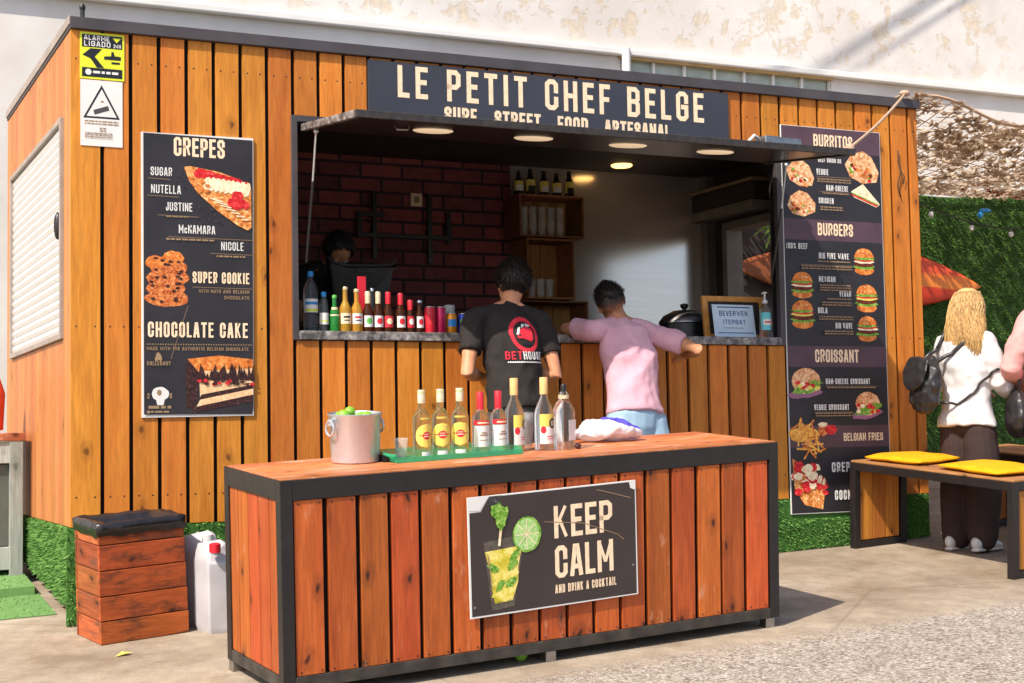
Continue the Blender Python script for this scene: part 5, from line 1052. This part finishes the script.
def build_person(label, M, J, skin, s=1., fwd=(0, 1, 0), up=(0, 0, 1), sh=(1, 0, 0), group=None, hands=None, female=False, hs=None):
    bs, s = s, (hs or s)
    t = thing('person', label, 'person', M, group); b = MB(); R = headrot(fwd, up); h = V(J['head'])
    k = .93 if female else 1.
    b.loft([(V(J['pelvis'])-V((0, 0, .06)), .14*bs, .10*bs, sh), (J['pelvis'], .155*bs, .108*bs, sh), (J['waist'], .13*bs*k, .09*bs, sh), (J['chest'], .155*bs*k, .11*bs, sh), (J['upper'], .15*bs*k, .085*bs, sh), (J['neck'], .062*bs, .055*bs, sh)], skin)
    b.loft([(J['neck'], .058*s, .056*s, sh), (V(J['neck']).lerp(h, .45), .052*s*k, .053*s*k, sh), (h-R@V((0, .01, .06))*s, .05*s, .055*s, sh)], skin)
    for sd in 'LR': b.loft([(V(J['neck'])+V((0, 0, .01)), .05*bs, .045*bs, (0, 0, 1)), (V(J['neck']).lerp(V(J['sh'+sd]), .55), .05*bs, .055*bs, (0, 0, 1)), (J['sh'+sd], .055*bs, .055*bs, (0, 0, 1))], skin)
    b.ell(h+R@V((0, -.008, .022))*s, (.076*s, .094*s, .088*s), skin, R); b.ell(h+R@V((0, .022, -.045))*s, (.058*s, .066*s, .068*s), skin, R); b.ell(h+R@V((0, .045, -.085))*s, (.032*s, .036*s, .026*s), skin, R)
    b.loft([(h+R@V((0, .086, .018))*s, .008*s, .008*s, R@V((1, 0, 0))), (h+R@V((0, .106, -.016))*s, .016*s, .013*s, R@V((1, 0, 0)))], skin, 10)
    for sx in (-1, 1):
        b.ell(h+R@V((.077*sx, -.005, -.008))*s, (.009*s, .02*s, .031*s), skin, R); b.ell(h+R@V((.03*sx, .078, .03))*s, (.02*s, .012*s, .008*s), skin, R)
    b.ell(h+R@V((0, .085, -.045))*s, (.024*s, .012*s, .010*s), skin, R)
    for sd in 'LR':
        lim(b, [J['sh'+sd], J['el'+sd], J['wr'+sd]], [.050*bs*k, .041*bs*k, .028*bs*k], skin); lim(b, [J['hip'+sd], J['kn'+sd], J['an'+sd]], [.082*bs, .054*bs, .036*bs], skin)
        a = V(J['an'+sd]); f = V(J.get('toe', (0, 1, 0))); b.loft([(a+V((0, 0, -.03))-f*.04, .034*s, .036*s, sh), (a+f*.05-V((0, 0, .05)), .04*s, .03*s, sh), (a+f*.15-V((0, 0, .062)), .042*s, .018*s, sh)], skin)
        wr, el = V(J['wr'+sd]), V(J['el'+sd]); dd = (wr-el).normalized(); hd = (hands or {}).get(sd, {}); hand(b, wr, hd.get('d', dd), hd.get('p', (0, 0, -1)), hd.get('t', (1 if sd == 'L' else -1, 0, 0)), skin, hd.get('c', .45), s)
    put(remesh(b, .0065, 3), 'body', t)
    be = MB()
    for sx in (-1, 1): be.ell(h+R@V((.03*sx, .079, .018))*s, (.013*s, .010*s, .009*s), M_whitep, R, 10, 8); be.ell(h+R@V((.03*sx, .087, .018))*s, (.006*s, .004*s, .006*s), M_blk, R, 8, 6)
    e = be.build('eyes', t, smooth=True)
    return t, R, h
def shirt(t, J, m, s=1., sh=(1, 0, 0), hem=-.10, sleeve=.62, loose=1., wr=None, voxel=.008, name='shirt', hemw=1.05, cuffs=None):
    b = MB(); pv = V(J['pelvis']); wv = V(J['waist']); dn = (pv-wv).normalized(); hp = pv+dn*abs(hem)
    b.loft([(hp, .175*s*hemw*loose, .128*s*loose, sh), (pv, .175*s*loose, .128*s*loose, sh), (wv, .160*s*loose, .118*s*loose, sh), (J['chest'], .175*s*loose, .128*s*loose, sh), (V(J['upper']), .168*s, .10*s, sh), (V(J['neck'])-V((0, 0, .012)), .068*s, .064*s, sh)], m, 20, flat0=True)
    for sd in 'LR':
        S, E, Wr = V(J['sh'+sd]), V(J['el'+sd]), V(J['wr'+sd])
        b.loft([(V(J['neck'])-V((0, 0, .015)), .052*s, .05*s, (0, 0, 1)), (V(J['neck']).lerp(S, .55), .058*s, .064*s, (0, 0, 1)), (S, .066*s, .066*s, (0, 0, 1))], m)
        if sleeve <= 1: b.loft([(S, .068*s, .066*s, sh), (S.lerp(E, sleeve*.6), .068*s*loose, .064*s*loose, sh), (S.lerp(E, sleeve), .066*s*loose, .062*s*loose, sh)], m, flat1=True)
        else: lim(b, [S, E, E.lerp(Wr, sleeve-1)], [.066*s*loose, .056*s*loose, .044*s*loose], m)
    fold = lambda c: .014*(.26-abs(noise.noise(V((c.x*6+c.z*4, c.y*6, c.z*7-c.x*5)))))+.006*(.26-abs(noise.noise(V((c.x*13-c.z*9, c.y*13, c.z*14+c.x*8)))))
    w0_ = wr or (lambda c: .005*noise.noise(V((c.x*7, c.y*7, c.z*12)))+.0035*noise.noise(V((c.x*16+c.z*10, c.y*16, c.z*20))))
    wf_ = lambda c: w0_(c)+fold(c)
    return put(remesh(b, voxel, 2, wf_), name, t)
def trousers(t, J, m, s=1., wide=1., name='trousers', sh=(1, 0, 0), length=1.0):
    b = MB(); b.loft([(V(J['pelvis'])+V((0, 0, .03)), .150*s, .108*s, sh), (J['pelvis'], .172*s, .125*s, sh), (V(J['pelvis'])-V((0, 0, .08)), .168*s, .12*s, sh)], m, flat0=True)
    for sd in 'LR':
        H, Kn, A = V(J['hip'+sd]), V(J['kn'+sd]), V(J['an'+sd]); lim(b, [H, Kn, Kn.lerp(A, length)], [.098*s, .072*s*wide, .058*s*wide], m)
    return put(remesh(b, .008, 3, lambda c: .004*noise.noise(V((c.x*9, c.y*9, c.z*16)))), name, t)
def shoes(t, J, m, sole, s=1., f=(0, 1, 0)):
    f = V(f); sd_ = V((f.y, -f.x, 0))
    for sd in 'LR':
        a = V(J['an'+sd]); g = V((a.x, a.y, 0)); b = MB(); b.loft([(g-f*.07+V((0, 0, .05)), .036*s, .045*s, sd_), (g+V((0, 0, .055)), .042*s, .05*s, sd_), (g+f*.08+V((0, 0, .042)), .046*s, .036*s, sd_), (g+f*.15+V((0, 0, .03)), .042*s, .024*s, sd_)], m); o = put(remesh(b, .007, 3), 'shoe', t)
        b = MB(); b.loft([(g-f*.085+V((0, 0, .012)), .034*s, .012, sd_), (g+f*.03+V((0, 0, .012)), .046*s, .012, sd_), (g+f*.13+V((0, 0, .012)), .046*s, .012, sd_), (g+f*.175+V((0, 0, .012)), .03*s, .012, sd_)], sole); put(remesh(b, .007, 2), 'sole', o)
def short_hair(t, R, h, m, s=1., low=-.02, puff=.012, n=2600, ln=.018, front=.06):
    b = MB(); c = h+R@V((0, -.010, .026))*s
    b.ell(c, ((.076+puff*.8)*s, (.094+puff*.7)*s, (.088+puff)*s), m, R, 28, 20)
    me = b.mesh('hair'); bm = bmesh.new(); bm.from_mesh(me); Ri = R.transposed()
    kill = []
    for v in bm.verts:
        q = Ri@(v.co-h)/s
        if q.z < low+(.085 if q.y > front else .0)+max(0, q.y)*.55+.022*noise.noise(v.co*55): kill.append(v)
    bmesh.ops.delete(bm, geom=kill, context='VERTS')
    for v in bm.verts: v.co += v.normal*.006*noise.noise(v.co*38)
    bm.faces.ensure_lookup_table(); fl = [(f.calc_center_median().copy(), f.normal.copy()) for f in bm.faces]; bm.to_mesh(me); bm.free()
    o = put(me, 'hair', t); o.data.polygons.foreach_set('use_smooth', [True]*len(o.data.polygons)); md = o.modifiers.new('s', 'SOLIDIFY'); md.thickness = .006
    b = MB(); dn = -(R@V((0, .0, 1)))
    for _ in range(n):
        p, nr = random.choice(fl); p = p+V((random.uniform(-1, 1), random.uniform(-1, 1), random.uniform(-1, 1)))*.008; d = (nr*.5+dn*.6+V((random.uniform(-1, 1), random.uniform(-1, 1), random.uniform(-1, 1)))*.5).normalized(); sdv = d.cross(nr)
        if sdv.length < .01: continue
        sdv = sdv.normalized()*.0013; b.add([p-sdv, p+sdv, p+d*ln*random.uniform(.6, 1.3)+nr*.004], [(0, 1, 2)], m)
    for _ in range(int(n*.7)):
        a, z = random.uniform(math.pi*.85, math.pi*2.15), low+.03-abs(random.gauss(0, .035)); k = math.sqrt(max(0, 1-((z-.022)/.088)**2))
        if z < -.058: continue
        p = h+R@V((.0775*k*math.cos(a), -.008+.0955*k*math.sin(a), z))*s; d = (R@V((random.uniform(-.5, .5), -.2, -1))).normalized(); nr = (p-h).normalized(); sdv = d.cross(nr).normalized()*.0011; p += nr*.001
        b.add([p-sdv, p+sdv, p+d*.009+nr*.0015], [(0, 1, 2)], m)
    b.build('tufts', o); return o
# --- man in the black shirt at the hatch
KGZ = lambda x, y: GL_(x, y)
J = dict(pelvis=(-.01, -.10, .95), waist=(-.01, -.07, 1.08), chest=(0, -.01, 1.27), upper=(.01, .04, 1.40), neck=(.035, .07, 1.48), head=(.075, .12, 1.61), shL=(-.185, .04, 1.41), shR=(.20, .04, 1.405), elL=(-.275, -.07, 1.13), elR=(.235, -.06, 1.12), wrL=(-.10, .14, 1.12), wrR=(.09, .14, 1.12), hipL=(-.095, -.1, .90), hipR=(.085, -.1, .90), knL=(-.10, -.06, .50), knR=(.10, -.08, .50), anL=(-.11, -.12, .085), anR=(.11, -.14, .085))
SK1 = skinmat('tanned_skin', srgb(196,136,100)); SK2 = skinmat('olive_skin', srgb(176,122,88)); SK3 = skinmat('fair_skin', srgb(214,160,130))
HD = lambda c: {'L': dict(d=(1, .25, .1), p=(0, .2, -1), t=(0, 1, .2), c=c), 'R': dict(d=(-1, .25, .1), p=(0, .2, -1), t=(0, 1, .2), c=c)}
def clothm(n, a, rough=.85, var=.12): return plain(n, a, rough, 0, .15, var, 7, .25, 260)
M_bsh = clothm('black_tee_cloth', (.026, .022, .02)); M_gry = clothm('dark_grey_trousers_cloth', (.055, .048, .042)); M_pink = clothm('pink_tee_cloth', srgb(204,158,170)); M_den = clothm('pale_denim', srgb(150,176,196)); M_whj = clothm('white_jacket_cloth', (.55, .53, .535), var=.04); M_pkj = clothm('rose_jumper_cloth', srgb(206,150,146)); M_blt = clothm('black_trousers_cloth', (.02, .018, .02)); M_tau = clothm('taupe_trousers_cloth', srgb(58,46,44))
pm, R, h = build_person('man in a black t-shirt with red back print leaning at the hatch', kmat(2.145, -.33, KGZ(2.145, -.33)), J, SK1, s=.86, hs=.95, fwd=(-.25, 1, -.08), hands=HD(.5))
sh1 = shirt(pm, J, M_bsh, s=.90, hem=.02, sleeve=.62, loose=1.04, hemw=1.0); trousers(pm, J, M_gry, s=.88, wide=1.25); shoes(pm, J, M_blk, M_white)
short_hair(pm, R, h, hairmat('dark_brown_hair', (.012, .008, .007), (.04, .025, .018)), low=-.035, puff=.015, n=7000, ln=.017)
# back print wrapped onto the shirt
p = Print(o=(0, -.6, 0), n=(0, -1, 0), d=.0012); red_ = plain('red_shirt_print', (.62, .03, .05), .7, 0, .2, .1)
cx0, cz0 = .035, 1.325; N_ = 40
for k in range(N_):
    a, c = 2*math.pi*k/N_, 2*math.pi*(k+1)/N_; q = lambda an, r: (cx0+r*math.cos(an), cz0+r*1.08*math.sin(an)); p.poly([q(a, .066), q(c, .066), q(c, .087), q(a, .087)], red_); p.d = .0012
p.up(); p.poly([(cx0-.05, cz0-.012), (cx0-.03, cz0+.025), (cx0+.02, cz0+.045), (cx0+.052, cz0+.03), (cx0+.05, cz0-.02), (cx0+.03, cz0-.035), (cx0-.01, cz0-.022), (cx0-.045, cz0-.02)], red_); p.up(.0006)
p.poly([(cx0-.052, cz0+.0), (cx0-.035, cz0+.035), (cx0-.022, cz0+.042), (cx0-.04, cz0+.0)], M_whitep); p.poly([(cx0-.018, cz0+.035), (cx0-.008, cz0+.056), (cx0+.012, cz0+.058), (cx0, cz0+.04)], M_whitep); p.poly([(cx0+.012, cz0+.045), (cx0+.018, cz0+.06), (cx0+.05, cz0+.052), (cx0+.035, cz0+.042)], M_whitep)
p.poly([(cx0-.03, cz0-.05), (cx0+.0, cz0-.04), (cx0+.03, cz0-.05), (cx0, cz0-.062)], M_blk); p.up()
p.text('BET', cx0-.125, 1.195, .042, red_, .085, t=.2); p.text('HOUSE', cx0-.034, 1.195, .042, M_whitep, .128, t=.2)
for k in range(20): p.rect(cx0-.115+k*.0105, cx0-.115+k*.0105+.008, 1.178, 1.185, M_whitep); p.d -= .00006
o = p.build('back_print', sh1); bm = bmesh.new(); bm.from_mesh(o.data)
bmesh.ops.triangulate(bm, faces=bm.faces)
for _ in range(3):
    es = [e for e in bm.edges if e.calc_length() > .014]
    if es: bmesh.ops.subdivide_edges(bm, edges=es, cuts=1)
bv = BVHTree.FromPolygons([v.co for v in sh1.data.vertices], [tuple(q.vertices) for q in sh1.data.polygons])
for v in bm.verts:
    off = -.6-v.co.y; hit = bv.ray_cast(V((v.co.x, -.6, v.co.z)), V((0, 1, 0)))
    if hit[0]: v.co = V((v.co.x, hit[0].y-.0008-off, v.co.z))
bm.to_mesh(o.data); bm.free()
# --- man in the pink shirt
J = dict(pelvis=(-.05, .04, .90), waist=(-.04, .08, 1.04), chest=(-.02, .15, 1.21), upper=(-.01, .20, 1.33), neck=(-.02, .24, 1.40), head=(-.055, .27, 1.505), shL=(-.195, .20, 1.345), shR=(.185, .18, 1.325), elL=(-.245, .44, 1.375), elR=(.34, .02, 1.24), wrL=(-.03, .55, 1.385), wrR=(.42, .27, 1.225), hipL=(-.14, .04, .86), hipR=(.05, .04, .86), knL=(-.13, .06, .48), knR=(.10, .04, .48), anL=(-.14, -.02, .085), anR=(.12, -.04, .085))
pm, R, h = build_person('man in a pink t-shirt leaning both arms on the hatch ledge', kmat(2.90, -.42, KGZ(2.90, -.42)), J, SK2, s=.83, hs=.95, fwd=(.15, 1, .12), up=(-.42, -.12, 1), hands={'L': dict(d=(1, .2, 0), p=(0, .1, -1), t=(0, 1, 0), c=.3), 'R': dict(d=(.25, 1, .05), p=(.2, 0, -1), t=(-1, 0, 0), c=.5)})
shirt(pm, J, M_pink, s=.87, hem=.015, sleeve=.62, loose=1.05, hemw=.98, wr=lambda c: .002+.009*noise.noise(V((c.x*5+c.z*5, c.y*5, c.z*6-c.x*9)))+.005*noise.noise(V((c.x*14+c.z*10, c.y*14, c.z*12-c.x*16)))); trousers(pm, J, M_den, s=.86, wide=1.3); shoes(pm, J, M_white, M_white)
short_hair(pm, R, h, hairmat('black_cropped_hair', (.01, .008, .007), (.03, .02, .016)), low=.03, puff=.006, n=6000, ln=.009)
# --- woman in white with a backpack
wx, wy = 2.665, 9.0
J = dict(pelvis=(0, -.01, .82), waist=(0, 0, .95), chest=(0, .0, 1.10), upper=(0, .0, 1.205), neck=(0, .01, 1.275), head=(.01, .045, 1.40), shL=(-.14, 0, 1.215), shR=(.14, .0, 1.215), elL=(-.185, .04, .98), elR=(.205, .02, .975), wrL=(-.10, .22, .93), wrR=(.16, .21, .90), hipL=(-.08, -.01, .78), hipR=(.08, -.01, .78), knL=(-.085, .02, .43), knR=(.085, .0, .43), anL=(-.09, -.02, .08), anR=(.09, -.03, .08))
WM = Matrix.Translation((wx, wy, gz(wx, wy))) @ Matrix.Rotation(-.85, 4, 'Z')
pm, R, h = build_person('woman with long blonde hair and white jacket seen from behind', WM, J, SK3, s=.80, hs=.92, fwd=(.15, 1, -.1), female=True, hands={'L': dict(d=(.7, .7, 0), p=(0, 0, -1), t=(0, 1, 0)), 'R': dict(d=(-.3, 1, 0), p=(-.3, 0, -1), t=(-1, 0, 0))})
jk = shirt(pm, J, M_whj, s=.87, hem=.10, sleeve=1.85, loose=1.06, hemw=1.18, name='jacket', voxel=.0085, wr=lambda c: .010*noise.noise(V((c.x*6, c.y*6, c.z*8)))+.006*noise.noise(V((c.x*15+c.z*9, c.y*15, c.z*18)))); trousers(pm, J, M_tau, s=.83, wide=1.8); shoes(pm, J, M_white, M_white, .92)
HB = hairmat('blonde_hair', srgb(208,172,114), srgb(158,118,68)); b = MB(); X1 = R@V((1, 0, 0))
b.ell(h+V((0, -.012, .025)), (.088, .10, .098), HB, R); b.loft([(h+V((0, -.02, .06)), .085, .085, X1), (h+V((0, -.035, -.02)), .106, .09, X1), (h+V((0, -.055, -.12)), .128, .078, X1), (h+V((.01, -.075, -.20)), .132, .055, X1), (h+V((.015, -.08, -.275)), .10, .03, X1)], HB)
hm = remesh(b, .008, 3, lambda c: .008*noise.noise(V((c.x*26, c.y*26, c.z*5)))); ho = put(hm, 'hair', pm); b = MB()
bv = BVHTree.FromPolygons([v.co for v in hm.vertices], [tuple(q.vertices) for q in hm.polygons])
for k in range(1500):
    a = random.uniform(math.pi*.92, math.pi*2.08); cc = h+V((0, -.02, .115)); d = V((math.cos(a), math.sin(a)*.8, 0)); pts = []; n = random.randint(9, 12); ph = random.uniform(0, 6)
    st_ = random.uniform(.0, .09)
    for i in range(n):
        z = .115-(.36+.06*math.sin(k))*i/(n-1); r = .3; o_ = h+V((0, -.045 if z < 0 else -.02, z)); hit = bv.ray_cast(o_+d*r, -d)
        rr = (hit[0]-o_).length if hit[0] else (.09 if z < -.2 else .01); rr += .003+.007*math.sin(i*1.1+ph)+random.uniform(-.003, .005); tw = a+.09*math.sin(i*.9+ph); pts.append(o_+V((math.cos(tw), math.sin(tw)*.8, 0)).normalized()*rr)
    b.tube(pts, [.0014]+[.0024]*(n-3)+[.0018, .0006], HB, 3, cap=False)
b.build('strands', ho, smooth=True)
# backpack
bp = thing('backpack', 'shiny black leather backpack hanging off the back of the woman in white', 'backpack', WM @ Matrix.Translation((-.14, -.235, .845)) @ Matrix.Scale(.85, 4) @ Matrix.Rotation(-.25, 4, 'Z') @ Matrix.Rotation(.12, 4, 'Y'))
LE = plain('black_leather', (.018, .016, .017), .38, 0, .5, .2, 10, .4, 30)
b = MB(); b.loft([((0, 0, .0), .11, .055, (1, 0, 0)), ((0, 0, .03), .13, .075, (1, 0, 0)), ((0, .0, .15), .135, .085, (1, 0, 0)), ((0, .02, .26), .115, .07, (1, 0, 0)), ((0, .04, .31), .06, .04, (1, 0, 0))], LE); put(remesh(b, .007, 3, lambda c: .010*noise.noise(c*16)+.006*noise.noise(V((c.x*40, c.y*40, c.z*18)))), 'bag_body', bp)
b = MB(); b.loft([((-.01, -.055, .32), .10, .02, (1, 0, 0)), ((-.012, -.085, .25), .115, .014, (1, 0, 0)), ((-.01, -.10, .16), .10, .012, (1, 0, 0)), ((0, -.10, .12), .06, .010, (1, 0, 0))], LE); put(remesh(b, .006, 2, lambda c: .005*noise.noise(c*24)), 'flap', bp)
bvj = BVHTree.FromPolygons([v.co for v in jk.data.vertices], [tuple(q.vertices) for q in jk.data.polygons]); LM = bp.matrix_world.inverted() @ WM
def strap(name, pts, r=.014):
    P = [V(p) for p in pts]; q = []
    for i in range(len(P)-1): q += [P[i].lerp(P[i+1], t/5) for t in range(5)]
    q.append(P[-1]); o_ = []
    for i, p in enumerate(q):
        if i > 4: hit = bvj.find_nearest(p); p = hit[0]+hit[1]*.008
        o_.append(LM @ p)
    b = MB(); b.tube(o_, r, LE, 8); b.build(name, bp, smooth=True)
strap('strap', [(-.20, -.18, 1.09), (-.14, -.13, 1.17), (-.11, -.05, 1.27), (-.10, .05, 1.25), (-.10, .12, 1.15)]); strap('strap', [(-.12, -.18, 1.08), (-.02, -.13, 1.15), (.09, -.06, 1.25), (.11, .03, 1.26), (.11, .12, 1.15)]); strap('lower_strap', [(-.10, -.20, .86), (.02, -.16, .86), (.12, -.12, .92), (.19, -.05, 1.02), (.19, .05, 1.08)], .009)
# --- person in the rose jumper with handbag
px_, py_ = 3.14, 8.76
J = dict(pelvis=(0, 0, .92), waist=(0, 0, 1.06), chest=(0, .0, 1.23), upper=(0, .0, 1.345), neck=(0, .02, 1.42), head=(.01, .05, 1.55), shL=(-.165, 0, 1.345), shR=(.165, .0, 1.345), elL=(-.285, .0, 1.08), elR=(.22, .02, 1.08), wrL=(-.20, .23, 1.00), wrR=(.16, .2, 1.0), hipL=(-.09, 0, .86), hipR=(.09, 0, .86), knL=(-.09, .02, .47), knR=(.09, .0, .47), anL=(-.09, -.02, .085), anR=(.09, -.03, .085))
PM_ = Matrix.Translation((px_, py_, gz(px_, py_))) @ Matrix.Rotation(-.1, 4, 'Z')
pm, R, h = build_person('person in a rose pink jumper at the right edge of the photo', PM_, J, SK3, fwd=(.2, 1, 0), female=True)
shirt(pm, J, M_pkj, hem=.08, sleeve=1.8, loose=1.12, hemw=1.02, name='jumper'); trousers(pm, J, M_blt); shoes(pm, J, M_blk, M_blk); short_hair(pm, R, h, hairmat('brown_hair', (.03, .016, .01), (.08, .045, .03)), low=-.06, puff=.02)
hb = thing('handbag', 'black leather handbag hanging from the arm in the rose jumper', 'handbag', PM_ @ Matrix.Translation((-.235, .10, .73)))
b = MB(); b.loft([((0, 0, 0), .06, .12, (1, 0, 0)), ((0, 0, .06), .068, .14, (1, 0, 0)), ((0, 0, .16), .055, .12, (1, 0, 0)), ((0, 0, .21), .03, .09, (1, 0, 0))], LE); put(remesh(b, .007, 2, lambda c: .008*noise.noise(c*18)), 'bag_body', hb)
b = MB(); b.tube([(0, -.08, .20), (0.005, -.06, .30), (.01, .0, .37), (0.005, .06, .30), (0, .08, .20)], .009, LE, 8); b.build('strap', hb, smooth=True)
# --- worker inside
J = dict(pelvis=(0, 0, .88), waist=(0, .02, 1.02), chest=(0, .06, 1.18), upper=(0, .10, 1.28), neck=(0, .14, 1.34), head=(0, .22, 1.41), shL=(-.18, .1, 1.28), shR=(.18, .1, 1.28), elL=(-.24, .12, 1.02), elR=(.24, .12, 1.02), wrL=(-.12, .32, .98), wrR=(.12, .32, .98), hipL=(-.09, 0, .84), hipR=(.09, 0, .84), knL=(-.09, .02, .46), knR=(.09, .0, .46), anL=(-.09, -.02, .085), anR=(.09, -.03, .085))
pm, R, h = build_person('worker in black bending behind the till screen inside the kiosk', kmat(1.74, 1.42, .1, math.pi), J, SK2, fwd=(0, .6, -1), up=(0, 1, .6))
shirt(pm, J, M_bsh, hem=.05, sleeve=.6); trousers(pm, J, M_blt); shoes(pm, J, M_blk, M_blk); short_hair(pm, R, h, hairmat('black_hair', (.008, .007, .007), (.025, .018, .015)), low=-.02, puff=.02)
